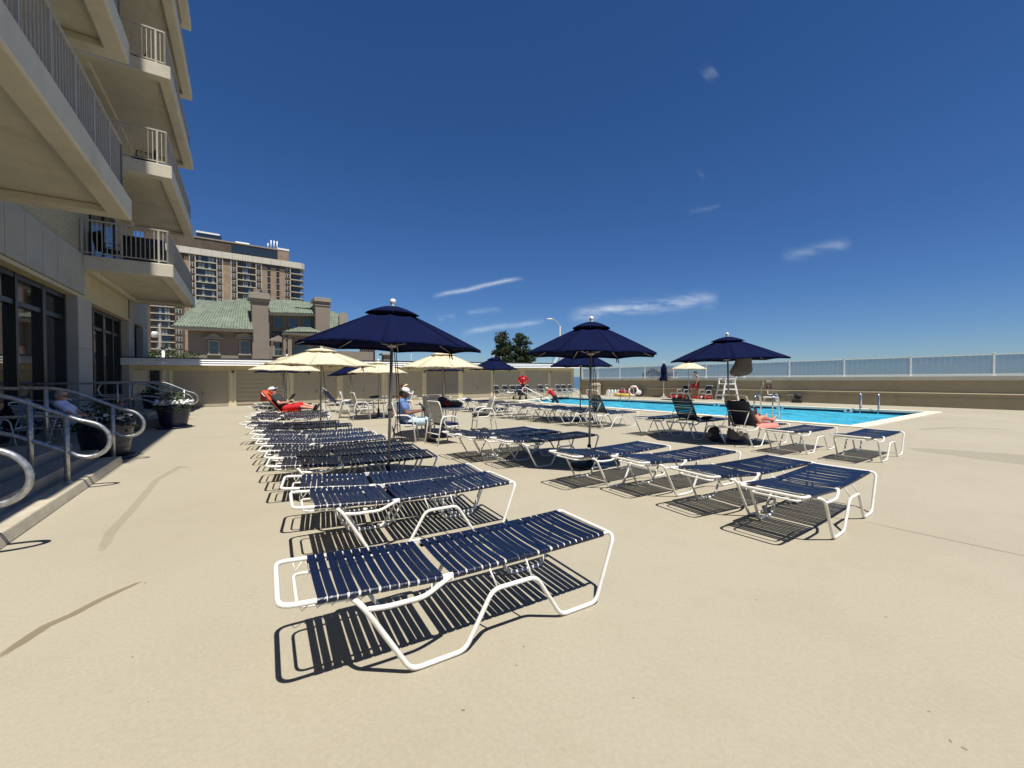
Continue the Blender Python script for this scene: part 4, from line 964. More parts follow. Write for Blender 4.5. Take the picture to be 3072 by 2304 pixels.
mb = MB(); wbx(mb, -.4, LW, 0, .3, K(-.1), off(zc, .002)); mb.build('wall', M['wall_tan'], pa)
mb = MB(); wbx(mb, -.4, LW, -.16, .36, zc, ztp); mb.build('cap', pbr('grey_cap', (.40, .385, .34), .85, .1, 1.5, .2, 60), pa, bevel=.012)
mb = MB(); wbx(mb, -.4, LW, -.018, -.0005, K(.46), K(.49)); mb.build('pipe_shadow_strip', M['wall_tan'], pa)  # raised strip standing in for the shadow line the pipe casts
pp = thing('wall_pipe', 'thin pale pipe running along the parapet at knee height', 'pipe', wA + wdir * .1, pr); mb = MB()
mb.tube([(0, -.075, .66), (WL, -.075, .70), (LW, -.075, .70)], .024, 8); mb.build('pipe', M['cream_wood'], pp)
mb = MB()
for k in range(int(LW / 2.4)): mb.box((.6 + k * 2.4, -.04, .68), (.04, .07, .06))
mb.build('pipe_clips', M['plastic_beige'], pp)
fe = thing('glass_fence', 'white framed glass fence standing on the parapet', 'fence', wA, pr)
gm, nt_, b_, o_ = nodes('fence_frosted_glass'); nt_.nodes.remove(b_); L_ = nt_.links
tc_ = N(nt_, 'ShaderNodeTexCoord'); sp_ = N(nt_, 'ShaderNodeSeparateXYZ'); L_.new(tc_.outputs['Object'], sp_.inputs[0])
wv = N(nt_, 'ShaderNodeMath', _operation='MULTIPLY'); L_.new(sp_.outputs[0], wv.inputs[0]); wv.inputs[1].default_value = 2 * PI / .205
sn = N(nt_, 'ShaderNodeMath', _operation='SINE'); L_.new(wv.outputs[0], sn.inputs[0])
f_ = ramp(nt_, sn.outputs[0], [(.15, (.36, .36, .36)), (.55, (.16, .16, .16))])
tt = N(nt_, 'ShaderNodeBsdfTransparent'); tt.inputs[0].default_value = (.72, .78, .83, 1); dd = N(nt_, 'ShaderNodeBsdfDiffuse'); dd.inputs[0].default_value = (.50, .62, .78, 1); tl_ = N(nt_, 'ShaderNodeBsdfTranslucent'); tl_.inputs[0].default_value = (.50, .62, .78, 1)
ml = N(nt_, 'ShaderNodeMixShader'); ml.inputs[0].default_value = .5; L_.new(dd.outputs[0], ml.inputs[1]); L_.new(tl_.outputs[0], ml.inputs[2])
m3 = N(nt_, 'ShaderNodeMixShader'); L_.new(f_, m3.inputs[0]); L_.new(tt.outputs[0], m3.inputs[1]); L_.new(ml.outputs[0], m3.inputs[2]); L_.new(m3.outputs[0], o_.inputs['Surface'])
def wall_s(px, py=1120):
    r = ray(px, py); e = Vector((0, 0, EYE)); bn = Vector((-wdir.y, wdir.x, 0)); k = (wA - e).dot(bn) / r.dot(bn); return ((e + r * k) - wA).dot(wdir), (e + r * k).z
posts = [wall_s(p)[0] for p in (1746, 1792, 1858, 1933, 2019, 2117, 2232, 2367, 2532, 2732, 2982)]; posts += [posts[-1] + 2.35 * k for k in range(1, 6)]
posts = [p for p in posts if p < LW]
for i, s in enumerate(posts):
    mb = MB(); z0 = ztp(s); mb.bx(s - .035, s + .035, .06, .13, z0 + .02, zr_(s) + .05); mb.bx(s - .07, s + .07, .03, .16, z0, z0 + .035); mb.bx(s - .045, s + .045, .05, .14, zr_(s) + .05, zr_(s) + .075); mb.build('post', M['white_paint'], fe, bevel=.006)
for a, b in zip(posts[:-1], posts[1:]):
    mb = MB(); wbx(mb, a + .036, b - .036, .088, .10, off(ztp, .10), off(zr_, -.03)); mb.build('glass_panel', gm, fe)
mb = MB(); wbx(mb, posts[0], posts[-1], .065, .125, off(zr_, -.03), off(zr_, .015)); mb.build('top_rail', M['white_paint'], fe)
mb = MB(); wbx(mb, posts[0], posts[-1], .065, .125, off(ztp, .055), off(ztp, .098)); mb.build('bottom_rail', M['white_paint'], fe)
def wall_thing(name, label, cat, px, py, o=0.0, group=None):
    s, z = wall_s(px, py); return thing(name, label, cat, wA + wdir * s + Vector((wdir.y, -wdir.x, 0)) * o, pr, group), s, z
t, s, z = wall_thing('junction_box', 'tall beige electrical box under the parapet cap', 'electrical box', 2290, 1148)
MB().bx(-.06, .06, -.09, 0, z - .19, z + .14).build('box', M['plastic_beige'], t, bevel=.01)
MB().bx(.0, .055, -.105, -.09, z - .17, z + .12).build('cover', M['white_paint'], t, bevel=.006)
MB().tube(fillet([(.0, -.05, z - .19), (-.09, -.05, z - .30), (-.09, -.05, 0.0)], .05, 4), .016, 8).build('conduit', M['white_paint'], t)
t, s, z = wall_thing('wall_light', 'white lamp housing on the parapet above a small sign', 'lamp', 2307, 1144)
MB().prism([(-.15, 0), (-.13, -.10), (.13, -.10), (.15, 0)], z - .05, z + .07).build('housing', M['white_paint'], t, bevel=.012); MB().bx(-.10, .10, -.08, -.02, z - .065, z - .052).build('lens', M['black'], t)
t, s, z = wall_thing('wall_sign', 'small dark red notice below the wall lamp', 'sign', 2306, 1159)
MB().bx(-.14, .14, -.025, -.0, z - .11, z + .11).build('plate', M['dark_red'], t)
mb = MB()
for dz, w_ in ((.065, .2), (.035, .16), (.005, .18)): mb.bx(-w_ / 2, w_ / 2, -.0275, -.0255, z + dz - .008, z + dz + .008)
mb.bx(-.012, .012, -.0275, -.0255, z - .085, z - .02); mb.build('lettering', M['white_paint'], t)
t, s, z = wall_thing('wall_tap', 'white bent water pipe with tap below the red notice', 'tap', 2310, 1180, .02)
MB().tube(fillet([(-.1, -.05, .72), (-.1, -.08, .42), (.16, -.10, .42)], .04, 3), .02, 8).build('pipe', M['white_paint'], t)
MB().tube(fillet([(.30, -.06, .44), (.42, -.10, .44), (.45, -.12, .36)], .04, 3), .022, 8).build('spout', M['plastic_white'], t); MB().bar((.45, -.12, .42), (.62, -.16, .26), .03, .03).build('lever', M['black'], t)
t, s, z = wall_thing('storage_bench', 'low white bench box standing by the wall tap', 'bench', 2318, 1200, .45)
MB().bx(-.38, .38, -.2, .2, .22, .30).build('seat', M['plastic_white'], t, bevel=.015)
for x in (-.3, .3): MB().bx(x - .04, x + .04, -.17, .17, 0, .22).build('leg', M['plastic_white'], t, bevel=.01)
t, s, z = wall_thing('pool_pump', 'dark pool vacuum pump with coiled hose on the deck by the wall', 'pump', 2385, 1204, .5)
MB().ell((.22, 0, .38), (.2, .16, .16)).build('motor', M['rubber'], t); MB().bx(-.05, .42, -.17, .17, 0, .22).build('base', M['dark_grey'], t, bevel=.03)
mb = MB(); mb.tube([(-.12 + .24 * math.cos(a * .5), .05 * math.sin(a), .24 + .2 * math.sin(a * .5)) for a in range(0, 26)], .03, 8); mb.tube([(-.2, -.1, .05), (-.6, -.25, .03), (-1.0, -.3, .03), (-1.4, -.15, .03)], .028, 8); mb.build('hose', M['grey_cloth'], t)
t, s, z = wall_thing('trash_bin', 'beige swing top trash bin against the parapet', 'trash bin', 1799, 1184, .5)
MB().prism([(-.26, -.26), (.26, -.26), (.26, .26), (-.26, .26)], 0, .78).build('body', M['plastic_beige'], t, bevel=.04)
mb = MB(); mb.add([(-.3, -.3, .78), (.3, -.3, .78), (.3, .3, .78), (-.3, .3, .78), (-.28, -.2, .98), (.28, -.2, .98), (.2, .2, 1.02), (-.2, .2, 1.02)], [(0, 3, 2, 1), (4, 5, 6, 7), (0, 1, 5, 4), (1, 2, 6, 5), (2, 3, 7, 6), (3, 0, 4, 7)]); mb.build('lid', M['plastic_beige'], t, bevel=.04)
for k in range(6):
    t, s, z = wall_thing('kickboard', 'white kickboard leaning at the parapet, %s one counting from the trash bin' % ('first second third fourth fifth last'.split()[k]), 'kickboard', 1832 + 9.5 * k, 1186, .55, 'white kickboards leaning at the wall')
    t.rotation_euler.z = pr + 1.05; mb = MB(Matrix.Rotation(.28, 4, 'Y')); mb.prism([(.0, -.22), (.0, .22), (.35, .22), (.5, .14), (.54, 0), (.5, -.14), (.35, -.22)], -.03, .03, Matrix.Rotation(-PI / 2, 4, 'Y')); mb.build('board', M['plastic_white'], t, bevel=.015)
t, s, z = wall_thing('rescue_tube', 'yellow and red rescue tubes piled at the far pool ladder', 'rescue tube', 1880, 1188, .8)
MB().tube([(-.55, 0, .13), (-.1, -.05, .14), (.35, 0, .13), (.7, -.1, .13)], .10, 10).build('yellow_tube', M['foam_yellow'], t); MB().tube([(-.2, .08, .36), (.15, .05, .38), (.4, .1, .30)], .12, 10).build('red_tube', M['red_foam'], t)
def ring(label, px, r0, r1, mat, hub):
    t, s, z = wall_thing('life_ring' if not hub else 'hose_wheel', label, 'life ring' if not hub else 'wheel', px, 1185, .3); a = Matrix.Translation((0, 0, r0 + r1)) @ Matrix.Rotation(-.2, 4, 'X')
    MB(a).tube([(r0 * math.cos(2 * PI * k / 24), 0, r0 * math.sin(2 * PI * k / 24)) for k in range(24)], r1, 10, True).build('ring' if not hub else 'tyre', mat, t)
    if hub: MB(a @ Matrix.Rotation(PI / 2, 4, 'X')).lathe([(0, -.03), (.2, -.03), (.24, 0), (.2, .03), (0, .03)], 20).build('hub', M['plastic_white'], t)
    else:
        mb = MB(a)
        for k in range(4): b = PI / 4 + k * PI / 2; mb.tube([(r0 * math.cos(b + d_) , 0, r0 * math.sin(b + d_)) for d_ in (-.12, -.04, .04, .12)], r1 * 1.04, 10)
        mb.build('bands', M['red_foam'], t)
ring('white life ring leaning on the parapet beside the kickboards', 1906, .34, .085, M['plastic_white'], False)
ring('black wheel with white hub leaning on the parapet', 1923, .28, .06, M['rubber'], True)
for px, lab in ((2030, 'red rescue float lying by the dark armchair behind the boy'), (2105, 'red rescue float at the feet of the boy in red trunks')):
    P = G(px, 1194.5 if px < 2100 else 1197); t = thing('rescue_float', lab, 'rescue float', P, pr, 'red rescue floats on the deck'); mb = MB(); mb.tube([(-.62, 0, .09), (-.55, 0, .09), (0, .03, .09), (.55, 0, .09), (.62, 0, .09)], [.05, .09, .095, .09, .05], 12); mb.build('float', M['red_foam'], t); MB().tube([(-.05, .03, .09), (.05, .03, .09)], .099, 12).build('band', M['plastic_white'], t)
# lifeguard chair
P = G(2180, 1200); t = thing('lifeguard_chair', 'tall white lifeguard chair with ladder steps by the pool', 'lifeguard chair', P, pr - 2.3); W_ = M['plastic_white']
for sx in (-1, 1):
    for sy in (-1, 1): MB().bar((sx * .52, sy * .42, 0), (sx * .34, sy * .34, 1.02), .09, .07).build('leg', W_, t, bevel=.01)
    MB().bar((-.36, sx * .36, 1.36), (.34, sx * .36, 1.36), .10, .04).build('armrest', W_, t, bevel=.01); MB().bar((.30, sx * .36, 1.0), (.32, sx * .36, 1.35), .07, .05).build('arm_post', W_, t, bevel=.01)
for z, x in ((.3, .49), (.62, .43), (.05, .53)):
    for s in (1, -1): MB().bar((s * x, -.42, z), (s * x, .42, z), .08, .06).build('step' if s == 1 else 'brace', W_, t, bevel=.01)
for z in (.35, .7):
    for s in (-1, 1): MB().bar((-.5 + z * .15, s * (.42 - z * .06), z), (.5 - z * .15, s * (.42 - z * .06), z), .05, .07).build('side_brace', W_, t, bevel=.01)
MB().bx(-.4, .4, -.38, .38, 1.0, 1.06).build('seat', W_, t, bevel=.015)
mb = MB(); mb.prism([(-.3, 0), (-.32, .4), (-.26, .62), (-.12, .72), (.12, .72), (.26, .62), (.32, .4), (.3, 0)], -.03, .03, Matrix.Translation((-.36, 0, 1.04)) @ Matrix.Rotation(-.18, 4, 'Y') @ Matrix.Rotation(PI / 2, 4, 'Z') @ Matrix.Rotation(PI / 2, 4, 'X')); mb.build('backrest', W_, t, bevel=.015)
# pool ladders and the entry handrail
def ladder(label, P, face, h=.82, gap=.52):
    t = thing('pool_ladder', label, 'pool ladder', P, face, 'steel pool ladders')         # local x = towards the water
    for s in (-1, 1): MB().tube(fillet([(-.42, s * gap / 2, 0), (-.36, s * gap / 2, h), (.06, s * gap / 2, h + .02), (.22, s * gap / 2, .1), (.22, s * gap / 2, -1.0)], [0, .18, .16, .1, 0], 6), .024, 10).build('rail', M['steel'], t)
    for z in (-.32, -.62): MB().bx(.16, .28, -gap / 2, gap / 2, z, z + .03).build('tread', M['plastic_white'], t)
e_near = (PNR - PNL).normalized(); to_w = Vector((-e_near.y, e_near.x, 0))
P = PNL + e_near * ((G(2290, 1262) - PNL).dot(e_near)); ladder('steel pool ladder at the near edge, right behind the sunbathing woman', P - to_w * .1, math.atan2(to_w.y, to_w.x), .86, .58)
ef = (PFR - PFL).normalized(); tw = Vector((ef.y, -ef.x, 0))
for px, lab in ((2608, 'steel pool ladder at the far edge near the pool corner'), (1878, 'steel pool ladder at the far edge before the kickboards')):
    r = ray(px, 1200); k = None; bn = Vector((-ef.y, ef.x, 0)); e = Vector((0, 0, EYE)); kk = (PFL - e).dot(bn) / r.dot(bn); q = e + r * kk; q.z = 0; ladder(lab, q - tw * .05, math.atan2(tw.y, tw.x), .74, .62)
P = G(1573, 1199); t = thing('entry_handrail', 'white sloping handrail at the pool entry steps beside the bending man', 'handrail', P, 0)
Q = lambda px, py, Y: Pz(px, py, Y) - P
a = P.y; MB().tube(fillet([Q(1570, 1190, a), Q(1567, 1166, a), Q(1574, 1161, a), Q(1660, 1206, a - 2.2)], [0, .1, .1, 0], 5), .032, 8).build('top_rail', M['white_tube'], t)
MB().tube([Q(1569, 1177, a), Q(1633, 1209, a - 1.9)], .03, 8).build('lower_rail', M['white_tube'], t)
for px, y0, y1, f in ((1580, 1168, 1200, .1), (1623, 1188, 1208, 1.3)): MB().tube([Q(px, y0, a - f), Q(px, y1, a - f)], .03, 8).build('post', M['black'], t)

for px, lab in ((2545, 'white depth marker tile at the far waterline beside the corner ladder'), (2340, 'pale depth marker tile at the far waterline behind the steel near ladder'), (2150, 'pale depth marker tile at the far waterline below the lifeguard chair')):
    r = ray(px, 1215); bn = Vector((-ef.y, ef.x, 0)); e = Vector((0, 0, EYE)); q = e + r * ((PFL - e).dot(bn) / r.dot(bn)); q.z = -.06
    t = thing('depth_marker', lab, 'depth marker', q + tw * .012, math.atan2(ef.y, ef.x), 'depth marker tiles'); MB().bx(-.16, .16, -.006, .0, -.085, .075).build('tile', M['plastic_white'] if px == 2545 else M['pool_paint'], t); MB().bx(-.05, .05, -.0085, -.0062, -.05, .04).build('mark', M['tile_navy'], t)
# ------------------------------------------------------------------ people
def fuse(o, vox, it=4, fac=.5):
    r = o.modifiers.new('one_surface', 'REMESH'); r.mode = 'VOXEL'; r.voxel_size = vox; r.use_smooth_shade = True
    s = o.modifiers.new('soften', 'SMOOTH'); s.factor = fac; s.iterations = it; return o
V = Vector
def person(label, loc, face, J, skin, shirt=None, shorts=None, shoes=None, hair=None, hat=None, glasses=False, group=None, sleeves=.55, legs=.9, k=1.0, tights=None):
    """J: joints in metres, local x = forward, y = left, z = up"""
    t = thing('person', label, 'person', loc, face, group); J = {a: V(b) * k for a, b in J.items()}
    pel, che, nek, hd = J['pelvis'], J['chest'], J['neck'], J['head']; up = (hd - nek).normalized(); fw = J.get('look', V((1, 0, 0)) * k) ; fw = (fw - up * fw.dot(up)).normalized(); lf = up.cross(fw)
    mb = MB()
    mb.cap(J['hipL'], J['hipR'], .105 * k, .105 * k); mb.cap(pel, che, .115 * k, .12 * k)
    sL, sR = J['shL'], J['shR']; ax = (sL - sR).normalized()
    for s in (-1, 1): mb.cap(pel + ax * s * .06 * k, che + ax * s * .075 * k, .095 * k, .105 * k)
    mb.cap(sL, sR, .062 * k, .062 * k); mb.cap(che, nek, .075 * k, .052 * k); mb.cap(nek, hd, .052 * k, .055 * k)
    H = Matrix((fw, lf, up)).transposed().to_4x4(); H.translation = hd
    mb.ell((0, 0, .045 * k), (.098 * k, .077 * k, .108 * k), 16, 12, H); mb.ell((.035 * k, 0, -.035 * k), (.062 * k, .056 * k, .07 * k), 14, 10, H)
    mb.ell((.098 * k, 0, .0), (.02 * k, .014 * k, .028 * k), 8, 6, H); mb.ell((.084 * k, 0, -.05 * k), (.014 * k, .026 * k, .010 * k), 8, 6, H)
    for s in (-1, 1): mb.ell((-.005 * k, s * .078 * k, .01 * k), (.022 * k, .012 * k, .033 * k), 8, 6, H)
    for a in 'LR':
        sh, el, wr, hi, kn, an, to = (J[n + a] for n in ('sh', 'el', 'wr', 'hip', 'kn', 'an', 'toe'))
        mb.cap(sh, el, .052 * k, .041 * k); mb.cap(el, wr, .042 * k, .027 * k); mb.cap(hi, kn, .088 * k, .056 * k); mb.cap(kn + (an - kn) * .08, kn + (an - kn) * .35, .056 * k, .058 * k); mb.cap(kn, an, .052 * k, .036 * k)
        mb.cap(an, to, .037 * k, .026 * k); mb.cap(an - (to - an) * .25 - V((0, 0, 0)), an, .033 * k, .036 * k)
        d_ = J.get('hand' + a, None); d_ = (d_ - wr).normalized() if d_ is not None else (wr - el).normalized(); sd = d_.cross(V((0, 0, 1))); sd = sd.normalized() if sd.length > .1 else V((0, 1, 0)); nr = sd.cross(d_)
        pc = wr + d_ * .05 * k; mb.cap(wr, pc + d_ * .03 * k, .026 * k, .034 * k, 10)
        for i, ln in enumerate((.062, .072, .068, .052)):
            b = wr + (d_ * .085 + sd * (-.030 + .02 * i)) * k; m_ = b + (d_ * ln * .55 - nr * .012) * k; e_ = m_ + (d_ * ln * .4 - nr * .032) * k; mb.cap(b, m_, .0095 * k, .009 * k, 8); mb.cap(m_, e_, .009 * k, .008 * k, 8)
        b = wr + (d_ * .03 - sd * .030) * k; mb.cap(b, b + (d_ * .035 - sd * .028 - nr * .01) * k, .011 * k, .010 * k, 8); mb.cap(b + (d_ * .035 - sd * .028 - nr * .01) * k, b + (d_ * .065 - sd * .03 - nr * .025) * k, .010 * k, .008 * k, 8)
    fuse(mb.build('body', skin, t), .0105 * k)
    mb = MB()
    for s in (-1, 1): mb.ell((.087 * k, s * .032 * k, .028 * k), (.010 * k, .014 * k, .008 * k), 8, 6, H)
    mb.build('eyes', M['white_cloth'] if not glasses else M['black'], t)
    if glasses:
        mb = MB()
        for s in (-1, 1): mb.ell((.099 * k, s * .034 * k, .028 * k), (.008 * k, .028 * k, .019 * k), 10, 6, H); mb.bar(H @ V((.095 * k, s * .062 * k, .03 * k)), H @ V((-.01 * k, s * .08 * k, .03 * k)), .006, .008)
        mb.build('sunglasses', M['black'], t)
    if hair:
        mb = MB(); mb.ell((-.012 * k, 0, .058 * k), (.103 * k, .083 * k, .106 * k), 16, 12, H); mb.ell((-.05 * k, 0, .01 * k), (.064 * k, .074 * k, .09 * k), 14, 10, H); fuse(mb.build('hair', hair, t), .012 * k, 2)
    if hat == 'straw':
        mb = MB(H); mb.lathe([(.19, .05), (.17, .065), (.1, .085), (.098, .15), (.07, .175), (.0, .18)], 24); mb.build('straw_hat', M['straw'], t)
        mb = MB(H); mb.lathe([(.101, .085), (.101, .11)], 24, cap=False); mb.build('hat_band', M['dark_grey'], t)
    if hat == 'cap':
        mb = MB(H); mb.lathe([(.102, .055), (.1, .1), (.075, .145), (.0, .165)], 20); mb.build('cap', M['white_cloth'], t); MB(H).prism([(.06, -.075), (.16, -.06), (.19, 0), (.16, .06), (.06, .075)], .055, .066).build('cap_peak', M['white_cloth'], t, bevel=.004)
    if shirt:
        mb = MB(); g_ = 1.16
        mb.cap(pel + (che - pel) * .05, che, .125 * k, .135 * k)
        for s in (-1, 1): mb.cap(pel + (che - pel) * .0 + ax * s * .075 * k, che + ax * s * .085 * k, .110 * k, .118 * k)
        mb.cap(sL, sR, .076 * k, .076 * k); mb.cap(che, che + (nek - che) * .7, .085 * k, .062 * k)
        for a in 'LR':
            sh, el, wr = J['sh' + a], J['el' + a], J['wr' + a]
            if sleeves >= 1: mb.cap(sh, el, .066 * k, .056 * k); mb.cap(el, el + (wr - el) * .92, .056 * k, .044 * k)
            else: mb.cap(sh, sh + (el - sh) * sleeves, .066 * k, .066 * k)
        fuse(mb.build('shirt', shirt, t), .014 * k, 3)
    if shorts:
        mb = MB(); mb.cap(J['hipL'], J['hipR'], .122 * k, .122 * k); mb.cap(pel, pel + (che - pel) * .18, .128 * k, .128 * k)
        for a in 'LR': hi, kn = J['hip' + a], J['kn' + a]; mb.cap(hi, hi + (kn - hi) * legs, .106 * k, .092 * k)
        fuse(mb.build('shorts', shorts, t), .014 * k, 3)
    if shoes:
        for a in 'LR': an, to = J['an' + a], J['toe' + a]; mb = MB(); mb.cap(an - (to - an) * .22, an, .042 * k, .045 * k); mb.cap(an, to, .045 * k, .034 * k); fuse(mb.build('shoe', shoes, t), .011 * k, 2)
    return t
def sit(lean=.12, lap=True):
    return dict(pelvis=(0, 0, .50), chest=(-.06 - lean * .6, 0, .84), neck=(-.06 - lean, 0, 1.02), head=(-.02 - lean, 0, 1.13), shL=(-.07 - lean * .8, .18, .96), shR=(-.07 - lean * .8, -.18, .96), elL=(.02, .25, .70), elR=(.02, -.25, .70), wrL=(.24, .10, .68), wrR=(.24, -.10, .68),
        hipL=(.02, .10, .48), hipR=(.02, -.10, .48), knL=(.44, .13, .50), knR=(.44, -.13, .50), anL=(.46, .13, .08), anR=(.48, -.13, .08), toeL=(.62, .15, .035), toeR=(.64, -.15, .035))
# seated people
J = sit(.22); J.update(look=(1, 0, -.15)); J = {a: ((b[0], b[1], b[2] - .07) if a[:2] not in ('an', 'to', 'lo') else b) for a, b in J.items()}; P = FW(13.5, -3.3, 0)
person('grey haired man in a white shirt and sunglasses sitting in the shade on the terrace', P, math.atan2(nF.y, nF.x) - .06, J, M['skin_red'], M['lilac_white'], M['pale_blue'], M['dark_grey'], M['hair_grey'], None, True)
J = sit(.05); J.update(look=(1, 0, -.6), wrL=(.30, .07, .74), wrR=(.30, -.07, .74))
mb_at = (-2.42, 9.56, -.03)
person('man in a blue shirt and white cap reading at the near table', mb_at, .12, J, M['skin_dark'], M['blue_cloth'], M['pale_blue'], M['rubber'], M['hair'], 'cap')
t = thing('tablet', 'dark tablet held by the man in the blue shirt', 'tablet', (-2.42 + .34, 9.60, .80), .12); MB(Matrix.Rotation(-.7, 4, 'Y')).bx(-.008, .008, -.09, .09, -.10, .12).build('case', M['black'], t, bevel=.004)
J = sit(-.05); J.update(look=(1, .1, -.4), wrL=(.34, .1, .78), wrR=(.34, -.1, .78), elL=(.14, .25, .74), elR=(.14, -.25, .74))
person('person in a straw hat and blue top leaning on the far table', (-3.98, 15.33, -.03), 3.5, J, M['skin_red'], M['blue_cloth'], M['dark_grey'], M['rubber'], M['hair_grey'], 'straw', sleeves=.2)
# lying people: back on the raised section, legs along the seat
def lie(back, kneeL=.10, kneeR=.04):
    a = rad(back); c, s = math.cos(a), math.sin(a); q = lambda d_, h, y: (-d_ * c + h * s, y, d_ * s + h * c)
    return dict(pelvis=(.08, 0, .11), chest=q(.34, .14, 0), neck=q(.55, .13, 0), head=q(.66, .16, 0), look=(s, 0, c * .2), shL=q(.49, .13, .18), shR=q(.49, .13, -.18), elL=q(.22, .16, .27), elR=q(.22, .16, -.27), wrL=(.16, .10, .30), wrR=(.17, -.12, .29),
        hipL=(.10, .10, .11), hipR=(.10, -.10, .11), knL=(.52, .12, .11 + kneeL), knR=(.52, -.12, .11 + kneeR), anL=(.93, .13, .085), anR=(.93, -.11, .085), toeL=(.99, .16, .20), toeR=(.99, -.14, .20))
def on_lounger(L_): x, y, a = L_; return V((x + .80 * math.cos(a), y + .80 * math.sin(a), .425)), a
P, a = on_lounger(MAN_L)
person('man in a dark shirt and red shorts reclining with his shoes on the lounger', P, a, lie(50), M['skin_red'], M['dark_grey'], M['red_cloth'], M['dark_grey'], None, 'cap', True)
t = thing('book', 'dark book held by the reclining man in red shorts', 'book', P + V((.22, 0, .38)), a); MB(Matrix.Rotation(.6, 4, 'Y')).bx(-.012, .012, -.12, .12, 0, .2).build('cover', M['dark_grey'], t); MB(Matrix.Rotation(.6, 4, 'Y')).bx(-.018, -.012, -.11, .11, .01, .19).build('pages', M['white_cloth'], t)
def towel(label, L_, back, mat, s0, s1, w0, w1, seat=0.0, extra=0.0, fold=True):
    """a towel lying over the raised back (and on along the seat)"""
    x, y, a = L_; t = thing('towel', label, 'towel', (x, y, 0), a); q = random.Random(int(s1 * 100)); b = rad(back); c, s = math.cos(b), math.sin(b); mb = MB(); P_ = []
    for k in range(9):
        d_ = s1 + (s0 - s1) * k / 8; P_.append((.785 - d_ * c + .024 * s, .415 + d_ * s + .024 * c))
    for k in range(1, 8 if seat else 0): P_.append((.80 + seat * k / 7, .446))
    if fold: P_ = [(P_[0][0] - .03 * s - .01, P_[0][1] - .30 * 1), (P_[0][0] - .045, P_[0][1] - .02), (P_[0][0] - .01, P_[0][1] + .025)] + P_[1:]
    vs = []; fs = []; n = 9
    for i, (u_, z_) in enumerate(P_):
        for j in range(n): w_ = w0 + (w1 - w0) * j / (n - 1); vs.append((u_ + q.uniform(-.006, .006), w_ + q.uniform(-.008, .008), z_ + .008 * math.sin(j * 2.1 + i) + extra))
    for i in range(len(P_) - 1):
        for j in range(n - 1): fs.append((i * n + j, i * n + j + 1, (i + 1) * n + j + 1, (i + 1) * n + j))
    mb.add(vs, fs, True); o = mb.build('cloth', mat, t); m_ = o.modifiers.new('t', 'SOLIDIFY'); m_.thickness = .008; return t
towel('orange red towel hung over the raised back of the man in red shorts', MAN_L, 50, M['orange_red'], .0, .80, -.24, .24, .45)
WO = (4.41, 8.68, .50); P, a = on_lounger(WO)
J = lie(62, .16, .07); sh_ = V((.785 * 0 + .20 * math.cos(rad(62)), 0, -.20 * math.sin(rad(62)))); J.update({n_: V(J[n_]) + sh_ for n_ in ('chest', 'neck', 'head', 'shL', 'shR', 'elL', 'elR')}); J.update(anL=(.90, .05, .12), toeL=(1.0, .05, .22), anR=(.98, -.10, .085), toeR=(1.08, -.12, .19), wrL=(.10, .12, .34), wrR=(.12, -.20, .33))
person('sunbathing woman in a dark bikini with bare legs stretched on the lounger', P, a, J, M['skin_red'], None, M['dark_grey'], None, M['hair'], None, True, legs=.12, k=.93)
mb = MB(); cc, ss = math.cos(rad(62)), math.sin(rad(62)); t_ = bpy.data.objects[-1]
towel('maroon and coral beach towel under the sunbathing woman', WO, 62, M['dark_red'], .0, .62, -.24, .24, fold=False)
t = thing('towel', 'coral towel spread on the seat under the sunbathing woman', 'towel', (WO[0], WO[1], 0), WO[2]); mb = MB(); q = random.Random(5); vs = []; fs = []
for i in range(12):
    for j in range(9):
        y = -.33 + .66 * j / 8; z = .452 + .006 * math.sin(i * 1.9 + j) if abs(y) < .29 else .40 - .06 * q.random(); vs.append((.83 + .78 * i / 11 + q.uniform(-.01, .01), y, z))
for i in range(11):
    for j in range(8): fs.append((i * 9 + j, i * 9 + j + 1, (i + 1) * 9 + j + 1, (i + 1) * 9 + j))
mb.add(vs, fs, True); o = mb.build('cloth', M['coral'], t); m_ = o.modifiers.new('t', 'SOLIDIFY'); m_.thickness = .01
# standing people
stand = dict(pelvis=(0, 0, .95), chest=(.02, 0, 1.27), neck=(.01, 0, 1.47), head=(.03, 0, 1.60), look=(1, 0, -.1), shL=(0, .19, 1.42), shR=(0, -.19, 1.42), elL=(-.10, .36, 1.17), elR=(-.06, -.36, 1.17), wrL=(.06, .17, 1.02), wrR=(.14, -.20, 1.02), handL=(.12, .08, .99), handR=(.20, -.12, .99),
    hipL=(0, .10, .92), hipR=(0, -.10, .92), knL=(.03, .13, .50), knR=(.03, -.13, .50), anL=(0, .15, .09), anR=(0, -.15, .09), toeL=(.16, .19, .03), toeR=(.16, -.19, .03))
guard = person('lifeguard standing in a red jacket with hands on his hips and sunglasses', G(1569, 1194), -1.75, stand, M['skin_red'], M['red_cloth'], M['dark_red'], M['rubber'], M['hair'], None, True, sleeves=1.0, k=1.04)
MB().ell((.150, .085, 1.38), (.008, .035, .045), 10, 6).build('emblem', M['white_cloth'], guard)
boy = dict(stand); boy.update(head=(.09, 0, 1.585), look=(1, 0, -.5), neck=(.04, 0, 1.46), elL=(-.02, .25, 1.14), elR=(-.06, -.25, 1.13), wrL=(.10, .24, .90), wrR=(.08, -.22, .89), handL=(.12, .24, .8), handR=(.11, -.22, .8), knR=(.36, -.08, .66), anR=(.22, -.09, .28), toeR=(.38, -.09, .20), knL=(-.03, .10, .50), anL=(-.12, .11, .09), toeL=(.04, .12, .035))
person('boy in red swim trunks stepping forward beside the cream umbrella', G(2090, 1196) + V((0, 0, .09)), 2.95, boy, M['skin'], None, M['red_cloth'], None, M['hair'], None, group=None, legs=.88, k=1.03)
